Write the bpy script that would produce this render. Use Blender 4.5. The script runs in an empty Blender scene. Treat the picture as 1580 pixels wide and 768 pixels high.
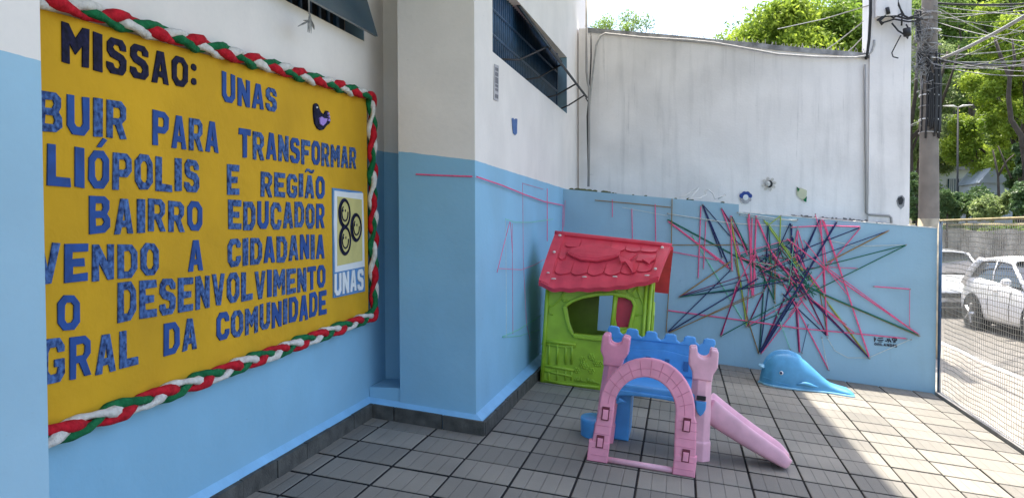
import bpy, math, random
import numpy as np
from math import sin, cos, pi, radians
from mathutils import Vector, Matrix
random.seed(7); np.random.seed(7)
scene = bpy.context.scene
col = scene.collection
S = 0.35                      # one floor tile in metres; everything below is laid out in tiles

# ------------------------------------------------------------------ camera
CAM = np.array([5.69071, -11.78499, 3.89165])
M = np.array([[0.97934, 0.20222, -0.00302], [0.00289, -0.02893, -0.99958], [-0.20222, 0.97891, -0.02891]])
FPX = 1255.0
cd = bpy.data.cameras.new("camera"); cam = bpy.data.objects.new("camera", cd); col.objects.link(cam)
cd.sensor_width = 36; cd.lens = 36*FPX/1580; cd.clip_start = 0.05; cd.clip_end = 2000
R = Matrix(((M[0][0], -M[1][0], -M[2][0]), (M[0][1], -M[1][1], -M[2][1]), (M[0][2], -M[1][2], -M[2][2])))
cam.matrix_world = Matrix.Translation(Vector(CAM*S)) @ R.to_4x4()
scene.camera = cam
# ------------------------------------------------------------------ sky, sun, exposure
SUN_EL = radians(77.0); SUN_AZ = radians(0.0)      # sun high in front of the camera (towards +Y)
w = bpy.data.worlds.new("World"); scene.world = w; w.use_nodes = True
nt = w.node_tree; bg = nt.nodes["Background"]; sky = nt.nodes.new("ShaderNodeTexSky")
sky.sky_type = 'NISHITA'; sky.sun_disc = False; sky.sun_elevation = SUN_EL; sky.sun_rotation = SUN_AZ
sky.air_density = 1.0; sky.dust_density = 3.0; sky.ozone_density = 0.6
nt.links.new(sky.outputs[0], bg.inputs[0]); bg.inputs[1].default_value = 0.15
sd = bpy.data.lights.new("sun", 'SUN'); sun = bpy.data.objects.new("sun", sd); col.objects.link(sun)
sd.energy = 3.3; sd.angle = radians(0.9); sd.color = (1.0, 0.93, 0.82)
tosun = Vector((cos(SUN_EL)*sin(SUN_AZ), cos(SUN_EL)*cos(SUN_AZ), sin(SUN_EL)))
sun.rotation_euler = tosun.to_track_quat('Z', 'Y').to_euler()
scene.view_settings.view_transform = 'Standard'; scene.view_settings.look = 'None'
scene.view_settings.exposure = 1.70; scene.view_settings.gamma = 1.0

# ------------------------------------------------------------------ measuring helpers (photo pixel -> point on a real plane)
def ray(x, y): return M.T @ np.array([x-790, y-384, FPX])
def pX(x, y, X): r = ray(x, y); return CAM+(X-CAM[0])/r[0]*r
def pY(x, y, Y): r = ray(x, y); return CAM+(Y-CAM[1])/r[1]*r
FA = np.array([[0.994003, 0, 0.109346], [0.000313, 0.999996, -0.002850], [-0.109345, 0.002867, 0.994]])  # floor frame axes
def FL(u, v, h): return FA @ np.array([u, v, h])          # floor frame -> world
LEAN = 0.045
def TL(u, v, h): return FL(u-LEAN*h, v, h)                # toys stand a little straighter than the floor falls
def floorz(x, y): return -0.11*x+0.0029*y

# ------------------------------------------------------------------ materials
def mat(name, c, rough=0.6, var=0.12, scale=6.0, bump=0.0, bscale=60.0, c2=None, metal=0.0, spec=0.5, detail=5, sss=0.0, trans=0.0, coat=0.0):
    m = bpy.data.materials.new(name); m.use_nodes = True; n = m.node_tree; b = n.nodes["Principled BSDF"]
    tc = n.nodes.new("ShaderNodeNewGeometry")
    no = n.nodes.new("ShaderNodeTexNoise"); no.inputs['Scale'].default_value = scale; no.inputs['Detail'].default_value = detail
    n.links.new(tc.outputs['Position'], no.inputs['Vector'])
    r = n.nodes.new("ShaderNodeValToRGB"); r.color_ramp.elements[0].position = 0.3; r.color_ramp.elements[1].position = 0.72
    ca = tuple(max(0, x*(1-var)) for x in c); cb = tuple(min(1, x*(1+var*0.6)) for x in (c2 or c))
    r.color_ramp.elements[0].color = (*ca, 1); r.color_ramp.elements[1].color = (*cb, 1)
    n.links.new(no.outputs['Fac'], r.inputs[0]); n.links.new(r.outputs[0], b.inputs['Base Color'])
    b.inputs['Roughness'].default_value = rough; b.inputs['Metallic'].default_value = metal
    b.inputs['Specular IOR Level'].default_value = spec
    b.inputs['Coat Weight'].default_value = coat
    if sss: b.inputs['Subsurface Weight'].default_value = sss; b.inputs['Subsurface Radius'].default_value = (0.02, 0.01, 0.01)
    if bump:
        n2 = n.nodes.new("ShaderNodeTexNoise"); n2.inputs['Scale'].default_value = bscale; n2.inputs['Detail'].default_value = 4
        n.links.new(tc.outputs['Position'], n2.inputs['Vector'])
        bp = n.nodes.new("ShaderNodeBump"); bp.inputs['Strength'].default_value = bump; bp.inputs['Distance'].default_value = 0.01
        n.links.new(n2.outputs['Fac'], bp.inputs['Height']); n.links.new(bp.outputs[0], b.inputs['Normal'])
    return m
def mixrgb(n, fac, a, b, blend='MIX'):
    x = n.nodes.new("ShaderNodeMix"); x.data_type = 'RGBA'; x.blend_type = blend
    for s, v in ((x.inputs[0], fac), (x.inputs[6], a), (x.inputs[7], b)):
        if hasattr(v, 'is_linked'): n.links.new(v, s)
        elif isinstance(v, tuple): s.default_value = (*v, 1) if len(v) == 3 else v
        else: s.default_value = v
    return x.outputs[2]
def math_(n, op, a, b=None, c=None):
    x = n.nodes.new("ShaderNodeMath"); x.operation = op
    for i, v in enumerate((a, b, c)):
        if v is None: continue
        if hasattr(v, 'is_linked'): n.links.new(v, x.inputs[i])
        else: x.inputs[i].default_value = v
    return x.outputs[0]
def wallpaint(name, upper, lower, a, b, streak=0.0, dirt=0.1, bump=0.25):
    """two paints meeting at the line z = a + b*x (tiles), with brush wobble, run-off streaks and scuffs"""
    m = bpy.data.materials.new(name); m.use_nodes = True; n = m.node_tree; p = n.nodes["Principled BSDF"]
    g = n.nodes.new("ShaderNodeNewGeometry"); s = n.nodes.new("ShaderNodeSeparateXYZ"); n.links.new(g.outputs['Position'], s.inputs[0])
    no = n.nodes.new("ShaderNodeTexNoise"); no.inputs['Scale'].default_value = 9; no.inputs['Detail'].default_value = 6; n.links.new(g.outputs['Position'], no.inputs['Vector'])
    big = n.nodes.new("ShaderNodeTexNoise"); big.inputs['Scale'].default_value = 1.1; big.inputs['Detail'].default_value = 7; n.links.new(g.outputs['Position'], big.inputs['Vector'])
    if lower is not None:
        lim = math_(n, 'MULTIPLY_ADD', s.outputs[0], b, a*S)
        d = math_(n, 'SUBTRACT', s.outputs[2], lim)
        d = math_(n, 'ADD', d, math_(n, 'MULTIPLY', math_(n, 'SUBTRACT', no.outputs['Fac'], 0.5), 0.012))
        f = math_(n, 'GREATER_THAN', d, 0.0)
        c = mixrgb(n, f, lower, upper)
    else: c = mixrgb(n, 0.0, upper, upper)
    r = n.nodes.new("ShaderNodeMapRange"); r.inputs[1].default_value = 0.48; r.inputs[2].default_value = 0.75; r.inputs[3].default_value = 0; r.inputs[4].default_value = dirt
    n.links.new(big.outputs['Fac'], r.inputs[0])
    c = mixrgb(n, r.outputs[0], c, (0.25, 0.24, 0.23))
    if streak:
        mp = n.nodes.new("ShaderNodeMapping"); mp.inputs['Scale'].default_value = (7.0, 7.0, 0.55); n.links.new(g.outputs['Position'], mp.inputs['Vector'])
        st = n.nodes.new("ShaderNodeTexNoise"); st.inputs['Scale'].default_value = 1.0; st.inputs['Detail'].default_value = 5; st.inputs['Roughness'].default_value = 0.6; n.links.new(mp.outputs[0], st.inputs['Vector'])
        mr = n.nodes.new("ShaderNodeMapRange"); mr.inputs[1].default_value = 0.5; mr.inputs[2].default_value = 0.78; mr.inputs[3].default_value = 0; mr.inputs[4].default_value = streak
        n.links.new(st.outputs['Fac'], mr.inputs[0])
        k = math_(n, 'MULTIPLY', mr.outputs[0], math_(n, 'MULTIPLY_ADD', big.outputs['Fac'], 1.6, -0.1))
        c = mixrgb(n, k, c, (0.14, 0.135, 0.13))
        mp2 = n.nodes.new("ShaderNodeMapping"); mp2.inputs['Scale'].default_value = (22.0, 22.0, 0.9); n.links.new(g.outputs['Position'], mp2.inputs['Vector'])
        s2 = n.nodes.new("ShaderNodeTexNoise"); s2.inputs['Scale'].default_value = 1.0; s2.inputs['Detail'].default_value = 6; n.links.new(mp2.outputs[0], s2.inputs['Vector'])
        m2 = n.nodes.new("ShaderNodeMapRange"); m2.inputs[1].default_value = 0.63; m2.inputs[2].default_value = 0.70; m2.inputs[4].default_value = streak*0.8; n.links.new(s2.outputs['Fac'], m2.inputs[0])
        c = mixrgb(n, math_(n, 'MULTIPLY', m2.outputs[0], math_(n, 'MULTIPLY_ADD', no.outputs['Fac'], 2.2, -0.6)), c, (0.12, 0.12, 0.115))
    fine = n.nodes.new("ShaderNodeTexNoise"); fine.inputs['Scale'].default_value = 38; fine.inputs['Detail'].default_value = 4; n.links.new(g.outputs['Position'], fine.inputs['Vector'])
    c = mixrgb(n, math_(n, 'MULTIPLY', fine.outputs['Fac'], 0.12), c, (0.4, 0.42, 0.45))
    pa = n.nodes.new("ShaderNodeTexNoise"); pa.inputs['Scale'].default_value = 1.7; pa.inputs['Detail'].default_value = 6; pa.inputs['Distortion'].default_value = 0.2; n.links.new(g.outputs['Position'], pa.inputs['Vector'])
    pm = n.nodes.new("ShaderNodeMapRange"); pm.inputs[1].default_value = 0.40; pm.inputs[2].default_value = 0.62; pm.inputs[3].default_value = 0.92; pm.inputs[4].default_value = 1.0; n.links.new(pa.outputs['Fac'], pm.inputs[0])
    pv = n.nodes.new("ShaderNodeCombineColor"); [n.links.new(pm.outputs[0], pv.inputs[i]) for i in range(3)]
    c = mixrgb(n, 1.0, c, pv.outputs[0], 'MULTIPLY')
    ms = n.nodes.new("ShaderNodeMapping"); ms.inputs['Scale'].default_value = (5, 5, 22); ms.inputs['Rotation'].default_value = (.3, .2, .4); n.links.new(g.outputs['Position'], ms.inputs['Vector'])
    sc = n.nodes.new("ShaderNodeTexNoise"); sc.inputs['Scale'].default_value = 1.6; sc.inputs['Detail'].default_value = 8; sc.inputs['Roughness'].default_value = .7; n.links.new(ms.outputs[0], sc.inputs['Vector'])
    sm = n.nodes.new("ShaderNodeMapRange"); sm.inputs[1].default_value = 0.66; sm.inputs[2].default_value = 0.72; sm.inputs[4].default_value = 0.30; n.links.new(sc.outputs['Fac'], sm.inputs[0])
    c = mixrgb(n, sm.outputs[0], c, (0.16, 0.16, 0.17))
    n.links.new(c, p.inputs['Base Color']); p.inputs['Roughness'].default_value = 0.62; p.inputs['Specular IOR Level'].default_value = 0.35
    bp = n.nodes.new("ShaderNodeBump"); bp.inputs['Strength'].default_value = bump; bp.inputs['Distance'].default_value = 0.012
    h = math_(n, 'ADD', math_(n, 'MULTIPLY', no.outputs['Fac'], 0.8), math_(n, 'MULTIPLY', fine.outputs['Fac'], 0.35))
    n.links.new(h, bp.inputs['Height']); n.links.new(bp.outputs[0], p.inputs['Normal'])
    return m
BLUE = (0.235, 0.50, 0.70); PALE = (0.30, 0.55, 0.80)
WHITE = (0.84, 0.785, 0.73)
M_bld = wallpaint("painted_plaster", WHITE, BLUE, 5.40, -0.135, dirt=0.10)
M_pil = wallpaint("painted_plaster_pillar", WHITE, (0.31, 0.53, 0.68), 5.33, -0.15, dirt=0.12)
M_blue = wallpaint("blue_plaster", (0.31, 0.52, 0.66), None, 0, 0, dirt=0.10, streak=0.10)
M_white = wallpaint("stained_white_plaster", (0.90, 0.855, 0.83), None, 0, 0, streak=0.34, dirt=0.20, bump=0.4)
M_ledge = mat("blue_ledge", (0.23, 0.50, 0.76), 0.5, 0.1, 8, 0.3, 60)
M_grey = mat("raw_cement", (0.30, 0.29, 0.28), 0.9, 0.3, 5, 0.5, 50)
M_grime = mat("grimy_cement", (0.33, 0.33, 0.34), 0.9, 0.55, 7, 0.5, 50)
M_skirt = mat("skirting_stone", (0.075, 0.075, 0.068), 0.75, 0.5, 14, 0.5, 90)
M_grout = mat("dark_grout", (0.022, 0.023, 0.026), 0.9, 0.4, 12, 0.4, 80)
M_pave = mat("sunny_cobbles", (0.29, 0.265, 0.23), 0.9, 0.25, 5, 0.7, 30)
M_asph = mat("worn_asphalt", (0.16, 0.15, 0.135), 0.9, 0.25, 4, 0.5, 60)
M_kerb = mat("kerb_stone", (0.42, 0.40, 0.37), 0.9, 0.2, 8, 0.4, 60)
M_earth = mat("dry_earth", (0.16, 0.14, 0.09), 0.95, 0.4, 2, 0.5, 10, c2=(0.10, 0.13, 0.05))
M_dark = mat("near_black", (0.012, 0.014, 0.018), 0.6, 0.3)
M_bar = mat("dark_blue_steel", (0.02, 0.07, 0.15), 0.45, 0.35, 20, 0.1)
M_sash = mat("dark_teal_glass", (0.02, 0.06, 0.09), 0.18, 0.3, 3, spec=0.6)
M_reveal = mat("pale_blue_reveal", (0.22, 0.36, 0.48), 0.6, 0.2)
M_yellow = mat("yellow_fabric", (0.62, 0.345, 0.006), 0.9, 0.16, 2.2, 0.8, 9)
M_letter = mat("scribbled_blue_letter", (0.008, 0.032, 0.18), 0.75, 0.6, 55, 0.1, 90, c2=(0.065, 0.14, 0.34), spec=.25)
M_letter2 = mat("flat_blue_letter", (0.010, 0.065, 0.28), 0.75, 0.3, 14, 0.1, 90)
M_black = mat("black_letter", (0.008, 0.008, 0.018), 0.8, 0.5, 40, c2=(0.015, 0.015, 0.05), spec=.2)
M_lilac = mat("lilac_foam", (0.38, 0.24, 0.68), 0.7)
M_cream = mat("cream_paper", (0.60, 0.53, 0.20), 0.8, 0.12, 8)
M_paper = mat("white_paper", (0.75, 0.77, 0.78), 0.8, 0.08)
M_bpaper = mat("blue_paper", (0.10, 0.25, 0.50), 0.8, 0.15)
M_red = mat("red_cloth", (0.50, 0.012, 0.025), 0.85, 0.35, 30, 1.0, 50, spec=.2)
M_green = mat("green_cloth", (0.01, 0.15, 0.055), 0.85, 0.35, 30, 1.0, 50, spec=.2)
M_wcl = mat("white_cloth", (0.66, 0.64, 0.60), 0.85, 0.2, 30, 1.0, 50, spec=.2)
def plastic(name, c, var=0.16, rough=0.36): return mat(name, c, rough, var, 9, 0.10, 40, spec=0.5, detail=9)
M_lime = plastic("lime_plastic", (0.33, 0.52, 0.03)); M_roof = plastic("red_plastic", (0.72, 0.055, 0.09), 0.15, 0.5)
M_pink = plastic("pink_plastic", (0.80, 0.30, 0.42)); M_pinkl = plastic("pale_pink_plastic", (0.82, 0.46, 0.56))
M_cblue = plastic("blue_plastic", (0.075, 0.33, 0.72)); M_whale = plastic("whale_blue_plastic", (0.09, 0.34, 0.60), 0.16, 0.45)
M_rim = plastic("pale_blue_plastic", (0.30, 0.60, 0.80)); M_slot = mat("dark_seam", (0.16, 0.03, 0.05), 0.8)
M_screw = mat("screw_cap", (0.75, 0.68, 0.60), 0.4)
M_eyew = mat("eye_white", (0.8, 0.8, 0.8), 0.3); M_eyeb = mat("eye_blue", (0.02, 0.03, 0.12), 0.2)
M_conc = mat("pole_concrete", (0.22, 0.19, 0.165), 0.9, 0.25, 4, 0.4, 40)
M_cab = mat("black_cable", (0.015, 0.015, 0.017), 0.6); M_cabg = mat("grey_cable", (0.30, 0.29, 0.28), 0.6)
M_cabk = mat("dark_grey_cable", (0.09, 0.09, 0.095), 0.7, 0.4, 9, c2=(0.28, 0.28, 0.28))
M_cabl = mat("weathered_cable", (0.45, 0.44, 0.43), 0.7, 0.25, 20)
M_cabw = mat("white_cable", (0.75, 0.74, 0.72), 0.5)
M_wire = mat("galvanised_wire", (0.46, 0.43, 0.37), 0.6, 0.2, 20)
M_rail = mat("yellow_rail", (0.40, 0.33, 0.17), 0.7, 0.4, 12)
M_carw = mat("white_car_paint", (0.80, 0.80, 0.81), 0.22, 0.02, coat=0.6); M_cars = mat("silver_car_paint", (0.58, 0.60, 0.62), 0.25, 0.04, coat=0.6)
M_glass = mat("car_glass", (0.02, 0.025, 0.03), 0.06, 0.1, spec=0.8); M_tyre = mat("tyre_rubber", (0.02, 0.02, 0.02), 0.85)
M_rimm = mat("alloy_rim", (0.45, 0.45, 0.46), 0.35, 0.1, metal=0.7); M_lampg = mat("headlamp_lens", (0.6, 0.62, 0.65), 0.1)
M_bark = mat("tree_bark", (0.07, 0.055, 0.045), 0.95, 0.4, 8, 0.8, 30)
M_hwall = mat("house_wall", (0.55, 0.56, 0.58), 0.8, 0.12, 2); M_hroof = mat("metal_roof", (0.34, 0.38, 0.45), 0.5, 0.2, 2)
M_stone = mat("stained_retaining_wall", (0.23, 0.20, 0.17), 0.95, 0.5, 1.6, 0.8, 14, c2=(0.33, 0.30, 0.26))
def leafmat(name, c, c2, tr=0.5):
    m = bpy.data.materials.new(name); m.use_nodes = True; n = m.node_tree; p = n.nodes["Principled BSDF"]; out = n.nodes["Material Output"]
    g = n.nodes.new("ShaderNodeNewGeometry"); no = n.nodes.new("ShaderNodeTexNoise"); no.inputs['Scale'].default_value = 0.9; no.inputs['Detail'].default_value = 6
    n.links.new(g.outputs['Position'], no.inputs['Vector'])
    r = n.nodes.new("ShaderNodeMapRange"); r.inputs[1].default_value = 0.38; r.inputs[2].default_value = 0.62; n.links.new(no.outputs['Fac'], r.inputs[0])
    cc = mixrgb(n, r.outputs[0], c, c2); n.links.new(cc, p.inputs['Base Color']); p.inputs['Roughness'].default_value = 0.5
    t = n.nodes.new("ShaderNodeBsdfTranslucent"); n.links.new(cc, t.inputs['Color'])
    mx = n.nodes.new("ShaderNodeMixShader"); mx.inputs[0].default_value = tr
    n.links.new(p.outputs[0], mx.inputs[1]); n.links.new(t.outputs[0], mx.inputs[2]); n.links.new(mx.outputs[0], out.inputs['Surface'])
    return m
L_lime = leafmat("lime_leaves", (0.17, 0.27, 0.035), (0.40, 0.50, 0.06), 0.55)
L_mid = leafmat("mid_leaves", (0.11, 0.19, 0.05), (0.26, 0.37, 0.08), 0.5)
L_dark = leafmat("dark_leaves", (0.05, 0.10, 0.04), (0.13, 0.21, 0.07), 0.35)
L_olive = leafmat("olive_leaves", (0.15, 0.21, 0.08), (0.30, 0.38, 0.14), 0.5)

# ------------------------------------------------------------------ object helpers
def tag(o, label=None, cat=None, group=None, kind=None):
    if label: o['label'] = label
    if cat: o['category'] = cat
    if group: o['group'] = group
    if kind: o['kind'] = kind
    return o
def empty(name, P, label=None, cat=None, group=None, kind=None):
    o = bpy.data.objects.new(name, None); o.location = Vector(tuple(P))*S; o.empty_display_size = 0.1; col.objects.link(o)
    return tag(o, label, cat, group, kind)
def origin(o):
    while o.parent: o = o.parent
    return np.array(o.location)/S
def meshdata(name, V, Fc, m, smooth=False):
    me = bpy.data.meshes.new(name); me.from_pydata([tuple(map(float, v)) for v in V], [], Fc)
    for x in (m if isinstance(m, (list, tuple)) else [m]): me.materials.append(x)
    if smooth: me.polygons.foreach_set('use_smooth', [True]*len(me.polygons))
    me.update(); return me
def obj(name, V, Fc, m, parent=None, smooth=False, loc=None, **kw):
    V = np.array(V, float)
    o0 = origin(parent) if parent else (np.array(loc, float) if loc is not None else V.mean(0)*[1, 1, 0]+[0, 0, V[:, 2].min()])
    o = bpy.data.objects.new(name, meshdata(name, (V-o0)*S, Fc, m, smooth))
    if parent: o.parent = parent
    else: o.location = Vector(tuple(o0))*S
    col.objects.link(o); return tag(o, **kw)
class MB:
    def __init__(s): s.V = []; s.F = []
    def add(s, V, Fc):
        k = len(s.V); s.V += [tuple(v) for v in V]; s.F += [tuple(i+k for i in f) for f in Fc]; return s
    def box(s, x0, x1, y0, y1, z0, z1, f=None):
        V = [(x, y, z) for z in (z0, z1) for y in (y0, y1) for x in (x0, x1)]
        if f: V = [f(*v) for v in V]
        return s.add(V, [(0, 2, 3, 1), (4, 5, 7, 6), (0, 1, 5, 4), (2, 6, 7, 3), (0, 4, 6, 2), (1, 3, 7, 5)])
    def tube(s, pts, r, n=8, caps=True, squash=1.0):
        pts = [np.array(p, float) for p in pts]; N = len(pts); rr = r if hasattr(r, '__len__') else [r]*N
        V = []; prev = None
        for i, p in enumerate(pts):
            t = pts[min(i+1, N-1)]-pts[max(i-1, 0)]; t = t/(np.linalg.norm(t)+1e-9)
            if prev is None:
                a = np.array([0, 0, 1.]) if abs(t[2]) < .9 else np.array([1., 0, 0]); u = np.cross(t, a)
            else: u = prev-(prev@t)*t
            u /= np.linalg.norm(u)+1e-9; prev = u; w_ = np.cross(t, u)
            for k in range(n):
                a = 2*pi*k/n; V.append(p+rr[i]*(cos(a)*u+sin(a)*w_*squash))
        Fc = [(i*n+k, i*n+(k+1) % n, (i+1)*n+(k+1) % n, (i+1)*n+k) for i in range(N-1) for k in range(n)]
        if caps: Fc += [tuple(range(n))[::-1], tuple((N-1)*n+k for k in range(n))]
        return s.add(V, Fc)
    def build(s, name, m, parent=None, smooth=False, **kw): return obj(name, s.V, s.F, m, parent, smooth, **kw)
def box(name, b, m, parent=None, f=None, **kw): return MB().box(*b, f=f).build(name, m, parent, **kw)
def tube(name, pts, r, m, parent=None, n=8, **kw): return MB().tube(pts, r, n).build(name, m, parent, True, **kw)
_tmpc = []
def plate_mesh(polys, depth, bevel=0.0, res=2):
    """closed outlines (first = outside, the rest = holes) -> vertices and faces of a plate of that depth"""
    cu = bpy.data.curves.new("t", 'CURVE'); cu.dimensions = '2D'; cu.fill_mode = 'BOTH'; cu.extrude = max(depth/2-bevel, 1e-4); cu.bevel_depth = bevel; cu.bevel_resolution = res
    cu.offset = -bevel
    for pl in polys:
        sp = cu.splines.new('POLY'); sp.points.add(len(pl)-1); sp.use_cyclic_u = True
        for q, p in zip(sp.points, pl): q.co = (p[0], p[1], 0, 1)
    o = bpy.data.objects.new("t", cu); me = bpy.data.meshes.new_from_object(o)
    V = [tuple(v.co) for v in me.vertices]; Fc = [tuple(p.vertices) for p in me.polygons]
    bpy.data.objects.remove(o); bpy.data.curves.remove(cu); bpy.data.meshes.remove(me)
    return V, Fc
def plate(name, polys, depth, f, m, parent=None, bevel=0.0, smooth=False, **kw):
    V, Fc = plate_mesh(polys, depth, bevel); return obj(name, [f(*v) for v in V], Fc, m, parent, smooth, **kw)
def ell(cx, cy, rx, ry, n=24, a0=0): return [(cx+rx*cos(2*pi*k/n+a0), cy+ry*sin(2*pi*k/n+a0)) for k in range(n)]
def blob(mb, c, r, n=10, f=lambda *a: a):
    V = []; Fc = []
    for i in range(n+1):
        th = pi*i/n
        for k in range(n*2):
            a = pi*k/n; V.append(f(c[0]+r[0]*sin(th)*cos(a), c[1]+r[1]*sin(th)*sin(a), c[2]+r[2]*cos(th)))
    for i in range(n):
        for k in range(n*2): Fc.append((i*2*n+k, i*2*n+(k+1) % (2*n), (i+1)*2*n+(k+1) % (2*n), (i+1)*2*n+k))
    mb.add(V, Fc); return mb

# ================================================================== GROUND
def sheet(name, x0, x1, y0, y1, zf, m, nx=2, ny=2, **kw):
    V = [(x0+(x1-x0)*i/nx, y0+(y1-y0)*j/ny, 0) for j in range(ny+1) for i in range(nx+1)]
    V = [(x, y, zf(x, y)) for x, y, _ in V]
    Fc = [(j*(nx+1)+i, j*(nx+1)+i+1, (j+1)*(nx+1)+i+1, (j+1)*(nx+1)+i) for j in range(ny) for i in range(nx)]
    return obj(name, V, Fc, m, **kw)
STZ = -1.9
sheet('ground', -1500, 3000, -1500, 4000, lambda x, y: -2.2, M_earth, kind='structure')
# courtyard slab
cf = empty('courtyard_floor', (0, 0, 0), kind='structure')
mb = MB(); mb.box(-0.6, 13.63, -16, 16.2, -2.4, -0.045, f=lambda u, v, h: FL(u, v, h) if h > -1 else (u*.994, v, -2.6))
mb.build('slab', M_grout, cf)
def tilemat():
    m = bpy.data.materials.new("paving_tile"); m.use_nodes = True; n = m.node_tree; p = n.nodes["Principled BSDF"]
    tc = n.nodes.new("ShaderNodeTexCoord"); oi = n.nodes.new("ShaderNodeObjectInfo"); g = n.nodes.new("ShaderNodeNewGeometry")
    s = n.nodes.new("ShaderNodeSeparateXYZ"); n.links.new(tc.outputs['Object'], s.inputs[0])
    no = n.nodes.new("ShaderNodeTexNoise"); no.inputs['Scale'].default_value = 1.6; no.inputs['Detail'].default_value = 7; n.links.new(g.outputs['Position'], no.inputs['Vector'])
    gr = n.nodes.new("ShaderNodeTexNoise"); gr.inputs['Scale'].default_value = 160; gr.inputs['Detail'].default_value = 3; n.links.new(g.outputs['Position'], gr.inputs['Vector'])
    c = mixrgb(n, oi.outputs['Random'], (0.15, 0.14, 0.12), (0.285, 0.262, 0.22))
    r = n.nodes.new("ShaderNodeMapRange"); r.inputs[1].default_value = 0.42; r.inputs[2].default_value = 0.72; r.inputs[4].default_value = 0.55; n.links.new(no.outputs['Fac'], r.inputs[0])
    c = mixrgb(n, r.outputs[0], c, (0.10, 0.098, 0.09))
    c = mixrgb(n, math_(n, 'MULTIPLY', gr.outputs['Fac'], 0.5), c, (0.31, 0.295, 0.26))
    # scored grooves across the tile, a quarter of a tile apart
    q = math_(n, 'FRACT', math_(n, 'ADD', math_(n, 'MULTIPLY', s.outputs[0], 4.0/S), 0.5))
    d = math_(n, 'ABSOLUTE', math_(n, 'SUBTRACT', q, 0.5))
    gv = n.nodes.new("ShaderNodeMapRange"); gv.inputs[1].default_value = 0.015; gv.inputs[2].default_value = 0.055; gv.inputs[3].default_value = 1; gv.inputs[4].default_value = 0; n.links.new(d, gv.inputs[0])
    wk = n.nodes.new("ShaderNodeMapRange"); wk.inputs[1].default_value = 0.40; wk.inputs[2].default_value = 0.62; wk.inputs[3].default_value = 0.0; wk.inputs[4].default_value = 0.32; n.links.new(no.outputs['Fac'], wk.inputs[0])
    c = mixrgb(n, math_(n, 'MULTIPLY', gv.outputs[0], wk.outputs[0]), c, (0.05, 0.05, 0.05))
    n.links.new(c, p.inputs['Base Color']); p.inputs['Roughness'].default_value = 0.72; p.inputs['Specular IOR Level'].default_value = 0.4
    bp = n.nodes.new("ShaderNodeBump"); bp.inputs['Strength'].default_value = 0.7; bp.inputs['Distance'].default_value = 0.006
    n.links.new(math_(n, 'SUBTRACT', gr.outputs['Fac'], math_(n, 'MULTIPLY', gv.outputs[0], 1.2)), bp.inputs['Height']); n.links.new(bp.outputs[0], p.inputs['Normal'])
    return m
M_tile = tilemat()
FR = Matrix([list(r) for r in FA.tolist()])
def tile_shape(w, d, gap=0.022, t=0.045, ch=0.012):
    x0, x1, y0, y1 = gap*.85, w-gap*.85, gap*1.7, d-gap*1.7
    V = [(x0, y0, -t), (x1, y0, -t), (x1, y1, -t), (x0, y1, -t), (x0, y0, -ch), (x1, y0, -ch), (x1, y1, -ch), (x0, y1, -ch),
         (x0+ch, y0+ch, 0), (x1-ch, y0+ch, 0), (x1-ch, y1-ch, 0), (x0+ch, y1-ch, 0)]
    Fc = [(0, 1, 5, 4), (1, 2, 6, 5), (2, 3, 7, 6), (3, 0, 4, 7), (4, 5, 9, 8), (5, 6, 10, 9), (6, 7, 11, 10), (7, 4, 8, 11), (8, 9, 10, 11)]
    return V, Fc
def tme(w_):
    v_, f_ = tile_shape(w_, 1); me = meshdata('floor_tile', np.array(v_)*S, f_, [M_tile, M_grout])
    for i in range(4): me.polygons[i].material_index = 1
    return me
tile_me = tme(1)
tile_me2 = tme(0.62); tile_me3 = tme(0.45)
cnt = 0; far = MB()
for j in range(-15, 16):
    for i in range(-1, 14):
        du = -0.45 if i == -1 else i
        if j >= 4 and i < 2:
            if i < 1: continue
        if j < -1:
            V, Fc = tile_shape(0.45 if i < 0 else (0.62 if i == 13 else 1), 1)
            far.add([FL(du+v[0], j+v[1], v[2]) for v in V], Fc); continue
        if i == 1 and j >= 4: continue
        me = tile_me3 if i == -1 else (tile_me2 if i == 13 else tile_me)
        o = bpy.data.objects.new('floor_tile', me); o.parent = cf
        o.matrix_local = Matrix.Translation(Vector(tuple(FL(du, j, random.uniform(-.006, .006))))*S) @ FR.to_4x4() @ Matrix.Rotation(random.uniform(-.004, .004), 4, 'X')
        col.objects.link(o); cnt += 1
far.build('floor_tile', M_tile, cf, kind='stuff')
# sidewalk, kerb, street behind the fence
sheet('sidewalk', 13.66, 17.2, -40, 200, lambda x, y: -1.52, M_pave, 4, 60, kind='structure')
mb = MB()
for k in range(60): mb.box(17.2, 17.55, -39+k*4, -39+k*4+3.97, -2.2, -1.505)
mb.build('kerb', M_kerb, kind='structure')
sheet('street', 17.5, 30.0, -60, 400, lambda x, y: STZ, M_asph, 3, 20, kind='structure')
box('verge', (30.0, 80, 20, 300, -2.4, -1.7), M_earth, kind='structure')
box('back_yard', (-6, 13.6, 16.4, 60, -2.3, -1.3), M_grey, kind='structure')

# ================================================================== SCHOOL BUILDING
bd = empty('school_building', (-0.5, 3.6, 0), 'white and sky blue painted building with barred windows along the left side of the yard', 'building')
WX = -0.5; WH = 15.0
def win1z(Y): return 7.573+(Y-3.649)*0.0243
fX = lambda X: (lambda a, b, c: (X-c, a, b))       # plate local (a=Y, b=z, c=depth into -X)
# left wall with window opening
plate('wall', [[(-16, -0.3), (4.7, -0.3), (4.7, WH), (-16, WH)], [(-8, 7.3), (3.65, 7.573), (3.65, 9.9), (-8, 9.9)]], 0.5, lambda a, b, c: (WX-0.25+c, a, b), M_bld, bd)
# near pillar
box('pillar', (WX-0.3, 0.6, -7.6, -6.045, -0.3, WH), M_pil, bd)
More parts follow.
